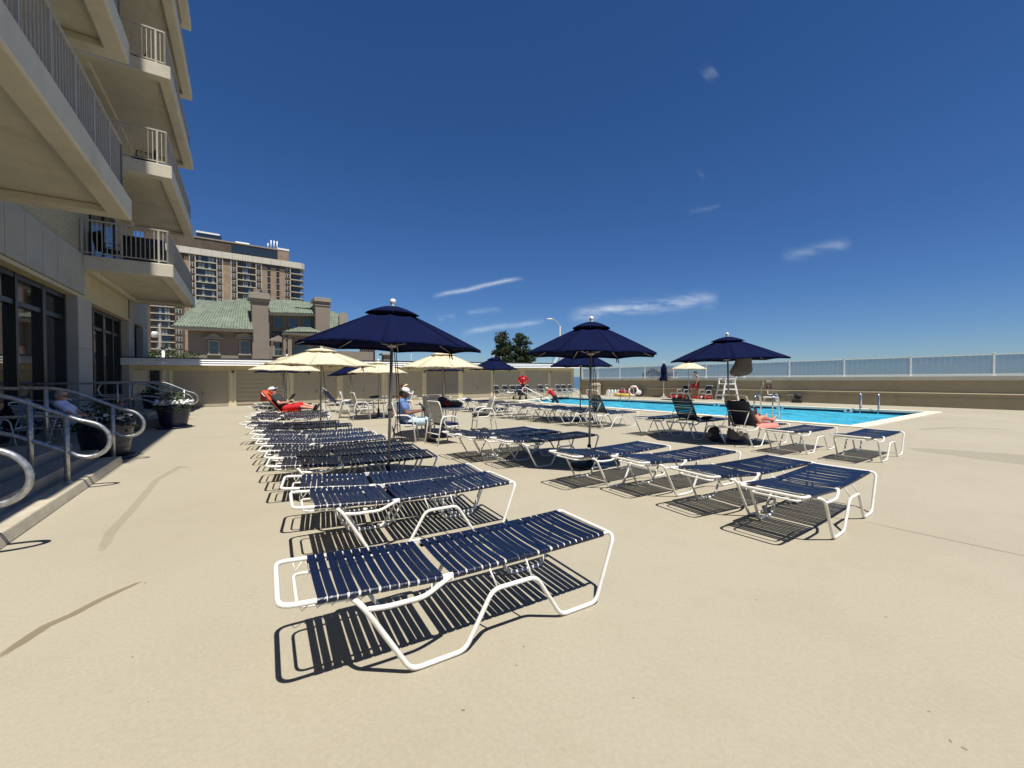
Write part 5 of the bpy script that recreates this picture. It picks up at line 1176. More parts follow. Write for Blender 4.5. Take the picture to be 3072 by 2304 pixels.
wade = dict(pelvis=(0, 0, .80), chest=(.20, 0, 1.04), neck=(.33, 0, 1.17), head=(.43, 0, 1.22), look=(.75, 0, -.6), shL=(.27, .19, 1.13), shR=(.27, -.19, 1.13), elL=(.38, .25, .88), elR=(.42, -.24, .88), wrL=(.62, .22, .80), wrR=(.64, -.22, .78), hipL=(-.02, .10, .78), hipR=(-.02, -.10, .78), knL=(.12, .12, .40), knR=(-.18, -.10, .40), anL=(.0, .12, .08), anR=(-.34, -.10, .10), toeL=(.16, .13, .03), toeR=(-.20, -.11, .04))
P = G(1664, 1206); P.z = -.46
person('man in a red shirt and black trunks bending into the pool at the handrail', P, 2.9, wade, M['skin_red'], M['red_cloth'], M['rubber'], None, M['hair_grey'], None, sleeves=.5, k=1.0)
P = G(1664, 1207); t = thing('pool_step', 'submerged white step in the pool under the bending man', 'step', (P.x, P.y, -.50), -.95); MB().bx(-.7, .7, -.7, .7, 0, .04).build('tread', M['pool_paint'], t); MB().bx(-.6, .6, -.6, .6, -.78, 0).build('riser', M['pool_paint'], t)

# ------------------------------------------------------------------ things lying about
def bag(label, cat, name, loc, rz, parts):
    t = thing(name, label, cat, loc, rz)
    for nm, mat, fn in parts: mb = MB(); fn(mb); o = mb.build(nm, mat, t); fuse(o, .02, 4)
    return t
P = G(2210, 1326); bag('grey and white tote bag under the lounger of the sunbathing woman', 'bag', 'tote_bag', P, .4, [('bag', M['grey_cloth'], lambda m: (m.ell((-.1, 0, .12), (.15, .13, .12)), m.ell((.14, 0, .08), (.2, .14, .08)), m.ell((-.12, .05, .22), (.08, .1, .08)))), ('lining', M['white_cloth'], lambda m: (m.ell((.2, -.06, .12), (.11, .1, .09)), m.ell((.0, -.10, .2), (.07, .06, .07))))])
P = G(2140, 1322); bag('black backpack slumped between the two raised loungers', 'backpack', 'backpack', P, .2, [('bag', M['dark_grey'], lambda m: (m.ell((.0, 0, .16), (.12, .15, .17)), m.ell((.08, .02, .24), (.08, .12, .10)), m.ell((-.02, -.1, .07), (.15, .1, .08)))), ('pocket', M['grey_cloth'], lambda m: m.ell((-.10, 0, .12), (.06, .11, .09)))])
bag('dark bag with red and blue cloth piled on the near table', 'bag', 'beach_bag', (T1[0] + .12, T1[1] - .12, .738), .3, [('bag', M['black'], lambda m: (m.ell((.16, 0, .07), (.26, .16, .09)), m.ell((-.05, .05, .1), (.18, .16, .12)))), ('blue_cloth', M['navy_cushion'], lambda m: m.ell((-.12, -.02, .17), (.12, .1, .1))), ('red_cloth', M['dark_red'], lambda m: m.ell((-.02, -.12, .10), (.1, .06, .07)))])
bag('small dark pile of clothes on the far table', 'clothes', 'folded_clothes', (T2[0] - .15, T2[1] - .1, .738), 0, [('clothes', M['dark_grey'], lambda m: (m.ell((0, 0, .03), (.16, .12, .04)), m.ell((.1, .05, .05), (.1, .1, .04))))])
def crumpled(label, loc, rz, mats, seed):
    q = random.Random(seed); t = thing('crumpled_towel', label, 'towel', loc, rz); 
    for nm, mat, n in mats:
        mb = MB()
        for _ in range(n): mb.ell((q.uniform(-.3, .3), q.uniform(-.16, .16), q.uniform(.02, .06)), (q.uniform(.06, .16), q.uniform(.05, .12), q.uniform(.02, .06)), 10, 7)
        fuse(mb.build(nm, mat, t), .016, 3)
a = .3; crumpled('white and blue towel thrown on the far flat lounger', (-2.9 + .8, 18.25 + .22, .44), a, [('white_cloth', M['white_cloth'], 9), ('blue_cloth', M['navy_cushion'], 3)], 3)
crumpled('dark towel heaped on the lounger with the empty raised back', (3.65 + 1.15 * math.cos(.52), 9.71 + 1.15 * math.sin(.52), .43), .52, [('cloth', M['rubber'], 9)], 8)
P = G(1526, 1197); crumpled('small white towel on the seat of a strap armchair at the lockers', P + V((0, 0, .40)), .5, [('cloth', M['white_cloth'], 4)], 9); bpy.data.objects[-2].scale = (.5, .8, .8)
# garment hanging under the third umbrella
t = thing('hanging_garment', 'grey garment hanging from the ribs of the right navy umbrella', 'garment', (5.01 + .20, 9.5 - .10, 1.53), -.45); q = random.Random(6); mb = MB(); vs = []; fs = []; n = 20; prof = [(.13, .42), (.15, .36), (.165, .27), (.19, .18), (.215, .10), (.20, .04), (.13, .0), (.04, -.02)]
for i, (r_, z_) in enumerate(prof):
    for j in range(n): a = 2 * PI * j / n; rr = r_ * (1 + .12 * math.sin(a * 3 + i * .5) + .06 * math.sin(a * 7 - i)); vs.append((rr * math.cos(a) * 1.05 + -.25 * (.42 - z_) + .06, rr * math.sin(a) * .5, z_ + q.uniform(-.015, .015)))
for i in range(len(prof) - 1):
    for j in range(n): fs.append((i * n + j, i * n + (j + 1) % n, (i + 1) * n + (j + 1) % n, (i + 1) * n + j))
mb.add(vs, fs, True); o = mb.build('cloth', M['grey_cloth'], t); o.modifiers.new('s', 'SOLIDIFY').thickness = .004; m_ = o.modifiers.new('u', 'SUBSURF'); m_.levels = m_.render_levels = 1
MB().tube([(-.03, 0, .40), (-.0, .01, .5)], .006, 5).build('strap', M['black'], t)
# rollator
P = G(1558, 1198.5); t = thing('rollator', 'black rollator walker with basket in front of the strap armchairs', 'walker', P, -.9)
for s in (-1, 1):
    mb = MB(); mb.tube(fillet([(.38, s * .27, .1), (.02, s * .27, .86), (-.14, s * .27, .88)], .05, 3), .02, 6); mb.tube([(-.28, s * .27, .1), (.1, s * .27, .68)], .02, 6); mb.build('side_frame', M['black'], t)
    for x in (.38, -.28): MB(Matrix.Translation((x, s * .27, .1)) @ Matrix.Rotation(PI / 2, 4, 'X')).lathe([(.03, -.02), (.1, -.018), (.1, .018), (.03, .02)], 16).build('wheel', M['rubber'], t)
MB().bx(-.12, .2, -.25, .25, .52, .57).build('seat', M['black'], t, bevel=.015); MB().bx(.05, .36, -.2, .2, .28, .48).build('basket', M['black'], t, bevel=.02)
# ------------------------------------------------------------------ mansion with green tiles behind the lockers
HB = Pz(565, 1000, 43); HO = V((HB.x, HB.y, 0)); HF = Front(HO, gB - gA)
ho = thing('tiled_mansion', 'grey brown stucco mansion with green clay tile roofs and tall chimneys', 'house', HO + V((0, 0, -3)), HF.rot)
HM = Matrix.Translation((0, 0, 3))
def hu(px, py, off=0.0): return HF.uv(px, py, off)
def hbox(name, mat, px0, px1, py0, py1, o0, o1, parent=ho, bevel=0, zlo=None):
    """a block whose front face at depth o0 covers px0..px1, py0..py1 as surveyed"""
    pm = (px0 + px1) / 2; u0 = hu(px0, 1100, o0)[0]; u1 = hu(px1, 1100, o0)[0]; z1 = hu(pm, py0, o0)[1]; z0 = hu(pm, py1, o0)[1] if zlo is None else zlo
    return MB(HM).bx(u0, u1, o0, o1, z0, z1).build(name, mat, parent, bevel=bevel)
stucco = pbr('taupe_stucco', (.235, .20, .165), .92, .08, .7, .3, 14, grime=(.19, .16, .13), gscale=.35)
stone_trim = pbr('stone_trim', (.30, .27, .225), .9, .08, 2)
tile_m = pbr('green_glazed_tile', (.175, .21, .155), .6, .3, 2.2, grime=(.27, .32, .235), gscale=.8)
gutter = pbr('pale_gutter', (.46, .42, .36), .8, .1, 2)
def tiles(name, e0, e1, r0, r1, ncol, nrow, parent=ho, amp=.09):
    """barrel tiles between an eave e0-e1 and a ridge r0-r1 (local points)"""
    mb = MB(HM); per = 6; nc = ncol * per; nr = nrow * 2; vs = []; fs = []
    nrm = (e1 - e0).cross(r0 - e0 if (r0 - e0).length > .1 else r1 - e0).normalized(); nrm = nrm if nrm.z > 0 else -nrm
    for i in range(nr + 1):
        t = i / nr
        for j in range(nc + 1):
            s = j / nc; p = e0.lerp(e1, s).lerp(r0.lerp(r1, s), t); w_ = max(.15, (e0.lerp(r0, t) - e1.lerp(r1, t)).length / (e1 - e0).length)
            h = amp * abs(math.sin(PI * j / per)) * min(1, w_ * 1.3) + (.10 if i % 2 == 0 else 0.0); vs.append(p + nrm * h)
    for i in range(nr):
        for j in range(nc): a = i * (nc + 1) + j; fs.append((a, a + 1, a + nc + 2, a + nc + 1))
    mb.add(vs, fs, False); return mb.build(name, tile_m, parent)
def hp(px, py, off): u_, z_ = hu(px, py, off); return V((u_, off, z_))
hbox('wall', stucco, 565, 757, 985, 1100, 0, 9, zlo=-3)
hbox('upper_wall', stucco, 800, 955, 930, 1100, 1.2, 9, zlo=-3)
hbox('lower_wall', stucco, 757, 1120, 1050, 1100, .6, 9, zlo=-3)
def eave(px0, py0, px1, py1, off, h=.28):
    a, b = hp(px0, py0, off), hp(px1, py1, off); mb = MB(HM); mb.add([a, b, b + V((0, 0, h)), a + V((0, 0, h)), a + V((0, 1.3, 0)), b + V((0, 1.3, 0)), b + V((0, 1.3, h)), a + V((0, 1.3, h))], [(0, 1, 2, 3), (4, 7, 6, 5), (0, 4, 5, 1), (3, 2, 6, 7), (0, 3, 7, 4), (1, 5, 6, 2)]); mb.build('eave', gutter, ho)
eave(522, 986, 760, 996, -1.0)
tiles('roof', hp(519, 980, -1.1), hp(760, 992, -1.1), hp(592, 912, 4.5), hp(757, 898, 4.5), 26, 14)
tiles('roof', hp(519, 980, -1.1), hp(521, 980, 9.5), hp(592, 912, 4.5), hp(593, 912, 6.5), 14, 10)
tiles('roof_rear', hp(560, 925, 5.0), hp(690, 925, 5.0), hp(588, 902, 8), hp(690, 910, 8), 16, 5)
eave(800, 944, 957, 948, .2)
tiles('roof', hp(797, 940, .1), hp(960, 944, .1), hp(812, 902, 5), hp(905, 905, 5), 20, 9)
tiles('roof_side', hp(885, 925, 2.0), hp(958, 930, 1.2), hp(893, 908, 5), hp(950, 911, 5), 10, 5)
eave(850, 1003, 965, 1006, -1.2, .22)
tiles('porch_roof', hp(846, 998, -1.3), hp(968, 1000, -1.3), hp(905, 980, 1.1), hp(925, 981, 1.1), 15, 5)
tiles('roof', hp(988, 990, 1.5), hp(1048, 990, 1.5), hp(990, 934, 5), hp(1020, 946, 5), 8, 10)
# porch posts and arch
hbox('porch_wall', stucco, 866, 960, 1004, 1100, .0, .9, zlo=-3)
for a, b in ((851, 858), (864, 876)): hbox('porch_post', stucco, a, b, 1006, 1100, -1.0, -.3, zlo=-3)
u0, z0 = hu(905, 1060, -.01); mb = MB(HM)
mb.prism([(-.95, -1.5)] + [(.95 * -math.cos(PI * k / 10), .95 * math.sin(PI * k / 10)) for k in range(11)] + [(.95, -1.5)], -.02, .02, Matrix.Translation((u0, -.03, z0)) @ Matrix.Rotation(PI / 2, 4, 'X')); mb.build('arch_window', M['house_glass'], ho)
# chimneys
def chimney(px0, px1, py_top, py_bot, o0, o1, cap_, pots=0):
    c = hbox('chimney', stucco, px0, px1, py_top, py_bot, o0, o1, zlo=-3)
    for (a, b, y0, y1, e) in cap_: hbox('chimney_cap', stone_trim, a, b, y0, y1, o0 - e, o1 + e, c, .03)
    for i in range(pots): w_ = (px1 - px0) / pots; hbox('chimney_pot', stucco, px0 + w_ * (i + .22), px0 + w_ * (i + .8), cap_[-1][2] - 11, cap_[-1][2], o0 + .3, o1 - .3, c)
chimney(758, 807, 905, 1077, -.6, 1.3, [(755, 809, 896, 905, .12), (748, 814, 886, 896, .3), (752, 811, 878, 886, .18)], 2)
hbox('chimney_shoulder', stucco, 800, 809, 968, 1100, -.55, 1.2, zlo=-3)
chimney(948, 992, 905, 990, -.2, 1.6, [(946, 995, 913, 918, .08), (944, 996, 897, 905, .25), (946, 994, 893, 897, .14)])
hbox('chimney_base', stucco, 950, 1003, 985, 1100, -.3, 1.7, zlo=-3)
u0, z0 = hu(1030, 955, 1.6); mb = MB(HM); mb.prism([(-.5, -1.6), (-.55, .2)] + [(.5 * -math.cos(PI * k / 8), .25 + .55 * math.sin(PI * k / 8)) for k in range(9)] + [(.55, .2), (.5, -1.6)], -.25, .25, Matrix.Translation((u0, 1.7, z0)) @ Matrix.Rotation(PI / 2, 4, 'X')); mb.build('gable_ornament', stone_trim, ho)
# windows: frame and glass, pediments over the lower ones
def hwin(px0, px1, py0, py1, off, ped=None):
    u0 = hu(px0, 1100, off)[0]; u1 = hu(px1, 1100, off)[0]; pm = (px0 + px1) / 2; z1 = hu(pm, py0, off)[1]; z0 = hu(pm, py1, off)[1]; f = .16
    mb = MB(HM); mb.bx(u0 - f, u0, off - .10, off - .002, z0, z1 + f); mb.bx(u1, u1 + f, off - .10, off - .002, z0, z1 + f); mb.bx(u0, u1, off - .10, off - .002, z1, z1 + f); mb.bx(u0 - f * 1.5, u1 + f * 1.5, off - .16, off - .002, z0 - .14, z0 - .002)
    mb.bx(u0, u1, off - .05, off - .003, (z0 + z1) / 2 - .03, (z0 + z1) / 2 + .03); fr = mb.build('window_frame', stone_trim if ped else stucco, ho)
    MB(HM).bx(u0, u1, off - .03, off - .004, z0, z1).build('glass', M['house_glass'], fr)
    if ped:
        c = (u0 + u1) / 2; w_ = (u1 - u0) / 2 + .5; zz = z1 + f + .25; mb = MB(HM); top = [(-w_, 0), (w_, 0)] + ([(0, .5)] if ped == 'tri' else [(w_ * math.cos(a), .5 * math.sin(a)) for a in (.5, .9, 1.3, 1.57, 1.9, 2.3, 2.7)])
        mb.prism(top, 0, .28, Matrix.Translation((c, off - .002, zz)) @ Matrix.Rotation(PI / 2, 4, 'X')); mb.bx(c - w_ - .08, c + w_ + .08, off - .34, off - .003, zz - .14, zz - .003); mb.build('pediment', stone_trim, fr)
    MB(HM).bx(u0 - .3, u1 + .3, off - .015, off - .001, z0 - .75, z0 - .55).build('vent_slot', M['frame_black'], fr)
hwin(630, 655, 1025, 1062, 0, 'tri'); hwin(723, 747, 1025, 1062, 0, 'arc'); hwin(824, 846, 1030, 1066, .6, 'tri')
for a, b, y0, y1 in ((824, 847, 953, 981), (869, 892, 955, 984), (913, 937, 957, 986)): hwin(a, b, y0, y1, 1.2)
hbox('cornice_strip', stone_trim, 566, 757, 1079, 1083, -.05, .0)
# gate piers to the right
gp = thing('garden_gate', 'dark wooden garden gate between two stone capped piers beside the mansion', 'gate', HF.w(hu(1104, 1100, 2)[0], 2, -3), HF.rot); ug = hu(1104, 1100, 2)[0]
for a, b, c, d_ in ((1042, 1076, 1063, 1058), (1145, 1176, 1066, 1061)):
    u0, u1 = hu(a + 6, 1100, 2)[0] - ug, hu(b - 6, 1100, 2)[0] - ug; z1 = hu((a + b) / 2, c, 2)[1] + 3; MB().bx(u0, u1, 0, .8, 0, z1).build('pier', stucco, gp); MB().bx(u0 - .28, u1 + .28, -.25, 1.05, z1 + .002, z1 + .28).build('pier_cap', stone_trim, gp, bevel=.05)
u0, u1 = hu(1081, 1100, 2)[0] - ug, hu(1128, 1100, 2)[0] - ug; z1 = hu(1104, 1047, 2)[1] + 3; mb = MB()
for k in range(8): mb.bx(u0 + (u1 - u0) * k / 8 + .02, u0 + (u1 - u0) * (k + 1) / 8 - .02, .3, .38, 0, z1)
mb.build('gate_boards', pbr('dark_gate_wood', (.035, .022, .014), .7, .3, 3), gp)

# ------------------------------------------------------------------ far brick apartment tower
TP = Pz(536, 800, 170); TO = V((TP.x, TP.y, 0)); TF = Front(TO, gB - gA)
to = thing('apartment_tower', 'distant brown brick apartment tower with stacked balconies and white roof band', 'building', TO + V((0, 0, -3)), TF.rot); TM = Matrix.Translation((0, 0, 3))
def tu(px, py=800): return TF.uv(px, py, 0)
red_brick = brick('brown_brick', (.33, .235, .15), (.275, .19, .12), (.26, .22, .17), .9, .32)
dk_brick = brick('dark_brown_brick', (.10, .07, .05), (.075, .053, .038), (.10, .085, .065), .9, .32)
slab_m = pbr('tower_slab_concrete', (.42, .395, .335), .85, .08, .4); band_m = pbr('tower_band', (.52, .49, .42), .8, .06, .3)
zt0 = tu(536, 737)[1]; zt1 = zt0 - 2.6; ST = 2.86; NR_ = 19
uA, uB = tu(430)[0], tu(868)[0]
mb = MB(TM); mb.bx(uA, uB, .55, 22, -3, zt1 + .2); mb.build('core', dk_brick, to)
def PX(x): return tu(520 + x / 5.267)[0]
for a, b in ((170, 252), (780, 908), (1396, 1484), (1535, 1626), (1675, 1762)): MB(TM).bx(PX(a), PX(b), 0, .6, -3, zt1 - ST).build('brick_pier', red_brick, to)
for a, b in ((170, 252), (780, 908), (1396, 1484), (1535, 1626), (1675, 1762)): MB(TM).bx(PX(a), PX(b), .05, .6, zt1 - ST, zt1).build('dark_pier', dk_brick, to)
mb = MB(TM)
for x in (348, 686, 1003, 1306, 1848, 255, 780, 912, 1392): mb.bx(PX(x) - .14, PX(x) + .14, -.12, .6, -3, zt1)
mb.build('pilasters', slab_m, to)
n_ = 14; mb = MB(TM)
for k in range(n_): a, b = uA + (uB - uA) * k / n_, uA + (uB - uA) * (k + 1) / n_; mb.bx(a + .03, b - .03, -.5, 1, zt1, zt0)
mb.build('roof_band', band_m, to)
c = [(uB, -.5), (PX(2020), -.5), (PX(2075), .6), (PX(2088), 3.0), (PX(2088), 9), (uB, 9)]; MB(TM).prism(c, zt1, zt0).build('roof_band_corner', band_m, to)
rng = random.Random(21)
def bay(px0, px1, row, glass_frac, corner=False):
    z0 = zt1 - ST * (row + 1); u0, u1 = PX(px0) + .15, PX(px1) - .15
    if corner:
        P_ = [(u0, -.35), (PX(2020), -.35), (PX(2068), .7), (PX(2082), 3.0), (PX(2082), 8), (u0, 8)]; MB(TM).prism(P_, z0, z0 + .32).build('balcony_slab', slab_m, to)
        mb = MB(TM); pts = [V((PX(1990), -.3, z0 + 1.3)), V((PX(2018), -.28, z0 + 1.3)), V((PX(2064), .75, z0 + 1.3)), V((PX(2078), 3.0, z0 + 1.3)), V((PX(2078), 7, z0 + 1.3))]; mb.tube(pts, .06, 4); mb.tube([p - V((0, 0, .5)) for p in pts], .04, 4); mb.build('balcony_rail', M['frame_black'], to)
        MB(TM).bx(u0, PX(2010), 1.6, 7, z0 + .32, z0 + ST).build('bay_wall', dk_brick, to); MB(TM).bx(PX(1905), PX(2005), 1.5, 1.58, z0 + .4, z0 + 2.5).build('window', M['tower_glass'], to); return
    MB(TM).bx(u0, u1, -.35, .54, z0, z0 + .32).build('balcony_slab', slab_m, to)
    w_ = (u1 - u0); a = u0 + w_ * (1 - glass_frac) * .55; b = a + w_ * glass_frac
    MB(TM).bx(a, b, .40, .52, z0 + .36, z0 + 2.5).build('window', M['tower_glass'], to)
    for k in range(5):
        if rng.random() < .55: x = a + (b - a) * k / 5; MB(TM).bx(x + .1, x + (b - a) / 5 - .1, .385, .395, z0 + .4, z0 + 2.4).build('curtain', pbr('pale_curtain', (.26, .29, .28), .9) if 'pale_curtain' not in bpy.data.materials else bpy.data.materials['pale_curtain'], to)
    mb = MB(TM); mb.bx(u0, u1, -.33, -.28, z0 + 1.25, z0 + 1.32)
    for k in range(6): x = u0 + w_ * k / 5; mb.bx(max(u0, x - .02), min(u1, x + .02), -.32, -.29, z0 + .32, z0 + 1.25)
    mb.build('balcony_rail', M['frame_black'], to)
for r_ in range(NR_):
    bay(348, 686, r_, .8); bay(1003, 1306, r_, .5)
    if r_ < 9: bay(1850, 2080, r_, .5, True)
    bay(-385, 15, r_, .6) if r_ > 5 else None
wt = {}
def twin(px0, px1, z0, h, dark):
    u0, u1 = PX(px0) + .2, PX(px1) - .2; w_ = u1 - u0; key = (round(w_, 2), h)
    if key not in wt:
        mb = MB(); mb.bx(0, w_, .0, .12, -.5, 0, 1); mb.bx(0, .12, -.02, .1, 0, h); mb.bx(w_ - .12, w_, -.02, .1, 0, h); mb.bx(w_ * .5 - .09, w_ * .5 + .09, -.03, .1, 0, h); mb.bx(.12, w_ - .12, -.02, .1, h - .12, h); mb.bx(.12, w_ * .5 - .09, -.02, .09, h * .45, h * .45 + .1)
        f = mb.build('window_frame', [band_m, dk_brick], to); g_ = MB().bx(.1, w_ - .1, .1, .12, 0, h).build('glass', M['tower_glass'], f); wt[key] = f; KIDS.pop(f.name, None)
        f.location = (u0, .42, z0 + 3); return
    f = dup(wt[key], to); f.location = (u0, .42, z0 + 3)
for r_ in range(NR_ - 2):
    z0 = zt1 - ST * (r_ + 1) + .85
    for a, b in ((255, 348), (688, 780), (912, 1003), (1308, 1395), (1762, 1848), (15, 130)):
        if r_ > 8 and a > 1300: continue
        if a < 100 and r_ < 6: continue
        twin(a, b, z0, 1.65, r_ == 0)
    if r_ < 11:
        for a, b in ((1484, 1535), (1626, 1675)): MB(TM).bx(PX(a) + .15, PX(b) - .15, .35, .54, z0 + .1, z0 + 1.6).build('window', M['tower_glass'], to); MB(TM).bx(PX(a) + .02, PX(b) - .02, .3, .56, z0 - .75, z0 - .55).build('window_sill', slab_m, to)
# penthouse and roof plant
zp = tu(830, 755)[1]
MB(TM).bx(uA, PX(1655), 1.8, 20, zt0 - .2, zp + 1.2).build('penthouse', dk_brick, to); MB(TM).bx(uA, PX(1660), 1.5, 20.3, zp + 1.203, zp + 1.7).build('penthouse_cap', pbr('taupe_cap', (.27, .24, .2), .85), to)
MB(TM).bx(PX(925), PX(1645), 1.7, 1.82, zt0 + .9, zp + .6).build('penthouse_window', M['tower_glass'], to); mb = MB(TM)
for k in range(13): x = PX(925) + (PX(1645) - PX(925)) * k / 12; mb.bx(x - .12, x + .12, 1.6, 1.72, zt0 + .9, zp + .6)
mb.build('penthouse_mullions', M['tower_glass'], to)
MB(TM).bx(PX(1655) + .05, PX(1832), 1.2, 12, zt0 - .2, zp + 1.4).build('stair_block', red_brick, to); MB(TM).bx(PX(1655), PX(1838), 1.0, 12.3, zp + 1.403, zp + 2.2).build('stair_block_cap', M['white_paint'], to)
MB(TM).bx(PX(365), PX(770), 6, 14, zp + 1.7, zp + 4.6).build('plant_room', M['tower_glass'], to); MB(TM).bx(PX(360), PX(740), 5.7, 14.3, zp + 4.6, zp + 5.3).build('plant_room_roof', M['white_paint'], to); MB(TM).bx(PX(990), PX(1225), 5, 9, zp + 1.7, zp + 3.2).build('air_handler', M['white_paint'], to, bevel=.3)
for x in (1510, 1560, 1608, 1655): MB(TM).tube([(PX(x), 3, zp + 1.6), (PX(x), 3, zp + (5.6 if x > 1520 else 4))], .24, 6).build('antenna', M['white_paint'], to)

# ------------------------------------------------------------------ trees, lamp, pole, far shed
def pine(label, loc, h, peaks, seed):
    q = random.Random(seed); t = thing('pine_tree', label, 'tree', loc); mb = MB()
    for dx, top, w_ in peaks: mb.tube([(dx * .3, 0, 0), (dx * .7, .1, h * .4), (dx, 0, top)], [.3, .2, .04], 8)
    cl = []
    for dx, top, w_ in peaks:
        z = 1.5
        while z < top - .2:
            f = 1 - (z - 1.2) / (top - 1.0); L_ = w_ * (.18 + .95 * f ** .75); nb = 9 if f > .3 else 6
            for k in range(nb):
                a = q.uniform(0, 6.28); l = L_ * q.uniform(.55, 1.12); e = V((dx + math.cos(a) * l, math.sin(a) * l, z + l * q.uniform(.12, .42))); s_ = V((dx, 0, z)); mb.tube([s_, s_.lerp(e, .6) + V((0, 0, -.06 * l)), e], [.06, .04, .015], 5)
                for m_ in range(int(4 + l * 4)): p = s_.lerp(e, q.uniform(.35, 1.05)); cl.append((p + V((q.gauss(0, .16), q.gauss(0, .16), q.gauss(.02, .12))), q.uniform(.24, .40)))
            z += q.uniform(.32, .5)
        cl += [(V((dx + q.gauss(0, .08), q.gauss(0, .08), top - q.uniform(0, .7))), .22) for _ in range(10)]
    mb.build('trunk', M['bark'], t); mb = MB()
    for c, s_ in cl:
        for k in range(14):
            d_ = V((q.gauss(0, 1), q.gauss(0, 1), q.gauss(.35, .8))).normalized(); e = d_.orthogonal().normalized(); e.rotate(Matrix.Rotation(q.uniform(0, 6.28), 3, d_)); w_ = s_ * .16; b = c + d_ * s_ * .1
            mb.add([b - e * w_, b + e * w_, c + d_ * s_ * q.uniform(.8, 1.3)], [(0, 1, 2)])
    mb.build('crown', M['needles'], t); return t
Y_ = 56.0; base = Pz(1540, 1130, Y_); base.z = -3; k_ = Y_ / F
pine('dark green double topped pine behind the locker building', base, 9, [((1509 - 1540) * k_, 3 + EYE + (1130 - 998) * k_, 2.35), ((1563 - 1540) * k_, 3 + EYE + (1130 - 1001) * k_, 2.5)], 5)
def shrub(label, px0, px1, py, Y, seed):
    q = random.Random(seed); c = Pz((px0 + px1) / 2, 1100, Y); c.z = -3; w_ = (px1 - px0) / 2 * Y / F; h = Pz(px0, py, Y).z + 3; t = thing('shrub', label, 'shrub', c); mb = MB()
    for _ in range(9): mb.tube([(0, 0, 0), (q.uniform(-w_, w_) * .4, q.uniform(-.6, .6), h * .5), (q.uniform(-w_, w_) * .8, q.uniform(-1, 1), h * .9)], [.09, .05, .015], 5)
    mb.build('branches', M['bark'], t); mb = MB()
    for _ in range(46):
        cc = V((q.uniform(-w_, w_), q.uniform(-1.2, 1.2), h * q.uniform(.62, .96))); leaf_cloud(mb, 34, lambda: cc + V((q.gauss(0, .25), q.gauss(0, .25), q.gauss(0, .2))), .2, q)
    mb.build('foliage', M['leaf'], t)
shrub('green shrub behind the locker roof, left of the utility pole', 444, 487, 1052, 36, 2); shrub('green shrub behind the locker roof, between pole and mansion', 496, 563, 1050, 38, 7)
t = thing('utility_pole', 'weathered utility pole with a white transformer drum', 'utility pole', Pz(481, 1100, 60).xy.to_3d() + V((0, 0, -3))); top = Pz(481, 972, 60).z + 3
MB().tube([(0, 0, 0), (0, 0, top)], [.2, .15], 10).build('pole', pbr('weathered_pole', (.24, .21, .18), .9, .2, 3), t); MB(Matrix.Translation((-.75, 0, 0))).lathe([(0, top - 1.95), (.36, top - 1.9), (.38, top - 1.2), (.3, top - 1.1), (0, top - 1.08)], 16).build('transformer', M['white_paint'], t); MB().bar((-.6, 0, top - 1.4), (.1, 0, top - 1.4), .1, .1).build('bracket', M['rail'], t)
mb = MB(); mb.bar((-1.1, 0, top - .25), (1.1, 0, top - .25), .1, .12); mb.build('crossarm', M['bark'], t)
t = thing('vent_stack', 'short white vent stack above the locker roof', 'vent', Pz(490, 1075, 34).xy.to_3d() + V((0, 0, 0))); MB().tube([(0, 0, 0), (0, 0, Pz(490, 1045, 34).z)], .1, 8).build('pipe', M['white_paint'], t); MB().lathe([(.16, Pz(490, 1046, 34).z), (.18, Pz(490, 1044, 34).z + .05), (.0, Pz(490, 1041, 34).z + .08)], 12).build('cap', M['black'], t)
Y_ = 70; t = thing('street_lamp', 'tall street lamp with a curved arm beyond the lockers', 'street lamp', Pz(1680, 1100, Y_).xy.to_3d() + V((0, 0, -3))); ptop = Pz(1679, 978, Y_).z + 3
MB().tube([(0, 0, 0), (0, 0, ptop)], [.17, .11], 10).build('pole', M['rail'], t); kx = Y_ / F; MB().tube(fillet([(0, 0, ptop - .6), (-4 * kx, 0, ptop + .4), (-19 * kx, 0, ptop + 19 * kx), (-26 * kx, 0, ptop + 21 * kx)], .8, 5), .07, 8).build('arm', M['rail'], t); MB().ell((-31 * kx, 0, ptop + 21 * kx), (.55, .2, .12), 12, 8).build('lamp_head', M['white_paint'], t)
t = thing('flag_pole', 'thin dark pole standing behind the locker roof', 'pole', Pz(1234, 1100, 60).xy.to_3d() + V((0, 0, -3))); MB().tube([(0, 0, 0), (0, 0, Pz(1234, 1058, 60).z + 3)], .05, 6).build('shaft', M['rail'], t); MB().ell((0, 0, Pz(1234, 1058, 60).z + 3.05), (.09, .09, .09), 8, 6).build('tip', M['rail'], t)
Y_ = 75; t = thing('billboard', 'pale blue and white sign board beyond the lockers, below the street lamp', 'sign', Pz(1667, 1100, Y_).xy.to_3d() + V((0, 0, -3)), -.1); z0, z1 = Pz(1667, 1092, Y_).z + 3, Pz(1667, 1069, Y_).z + 3; bl = pbr('sky_blue_paint', (.12, .42, .66), .6)
MB().bx(-.6, .6, -.06, 0, z0, z1).build('panel', bl, t); MB().prism([(-.6, z0), (.05, z0), (.6, z1), (.1, z1)], .062, .075, Matrix.Rotation(PI / 2, 4, 'X')).build('white_stripe', M['white_paint'], t); MB().tube([(0, .05, 0), (0, .05, z1)], .08, 8).build('post', M['rail'], t)
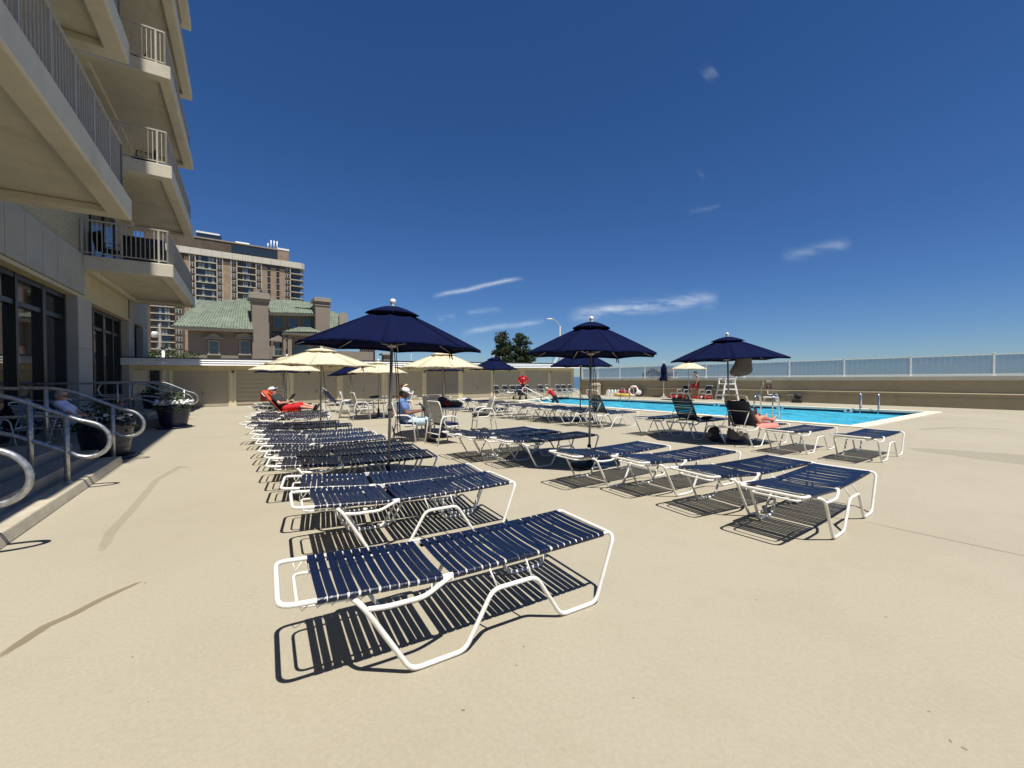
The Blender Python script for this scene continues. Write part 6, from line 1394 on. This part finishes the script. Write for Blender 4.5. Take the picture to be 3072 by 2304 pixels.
Y_ = 62; c = Pz(1982, 1100, Y_).xy.to_3d() + V((0, 0, -3)); t = thing('beach_shed', 'grey timber beach shed with a brown gable roof seen through the glass fence', 'shed', c, -.25); kx = Y_ / F
zr1 = Pz(1955, 1106, Y_).z + 3; ze = Pz(1955, 1119, Y_).z + 3; w0, w1 = (1936 - 1982) * kx, (1983 - 1982) * kx
mb = MB(Matrix.Translation((0, 0, 0)) @ Matrix.Rotation(PI / 2, 4, 'X')); mb.prism([(w0, 0), (w1, 0), (w1, ze), ((w0 + w1) / 2, zr1), (w0, ze)], -6, 0); mb.build('wall', pbr('grey_boards', (.10, .115, .13), .9, .2, 2), t); mb = MB()
for k in range(9): x = w0 + (w1 - w0) * (k + .5) / 9; mb.bx(x - .03, x + .03, -.03, -.001, 0, ze)
mb.build('battens', M['rail'], t); m_ = (w0 + w1) / 2
rf = pbr('brown_shingle', (.30, .22, .14), .9, .15, 2); mb = MB(); mb.add([(m_, -.2, zr1 + .12), (w1 + .2, -.2, ze), (w1 + .2, 6, ze), (m_, 6, zr1 + .12), (w0 - .2, -.2, ze), (w0 - .2, 6, ze)], [(0, 1, 2, 3), (0, 3, 5, 4)]); o = mb.build('roof', rf, t); o.modifiers.new('s', 'SOLIDIFY').thickness = .12
mb = MB(); mb.add([(w1, .5, ze + .1), ((2032 - 1982) * kx, .5, ze + .1), ((2018 - 1982) * kx, 3.2, zr1 + .05), (m_ + .6, 3.2, zr1 + .05)], [(0, 1, 2, 3)]); o = mb.build('side_roof', rf, t); o.modifiers.new('s', 'SOLIDIFY').thickness = .12
MB().bx(w1 + .02, (2032 - 1982) * kx, .8, 5, 0, ze).build('side_wing', M['white_paint'], t); mb = MB()
for a, b in ((1990, 1996), (2001, 2010), (2013, 2018)): mb.add([((a - 1982) * kx, .785, ze - .15), ((b - 1982) * kx, .785, ze - .15), ((b - 1979) * kx, .785, ze - 1.1), ((a - 1979) * kx, .785, ze - 1.1)], [(0, 1, 2, 3)])
mb.build('red_stripes', M['dark_red'], t); MB().bx((1954 - 1982) * kx, (1963 - 1982) * kx, -.06, -.002, 0, Pz(1955, 1124, Y_).z + 3).build('door', M['dark_grey'], t)
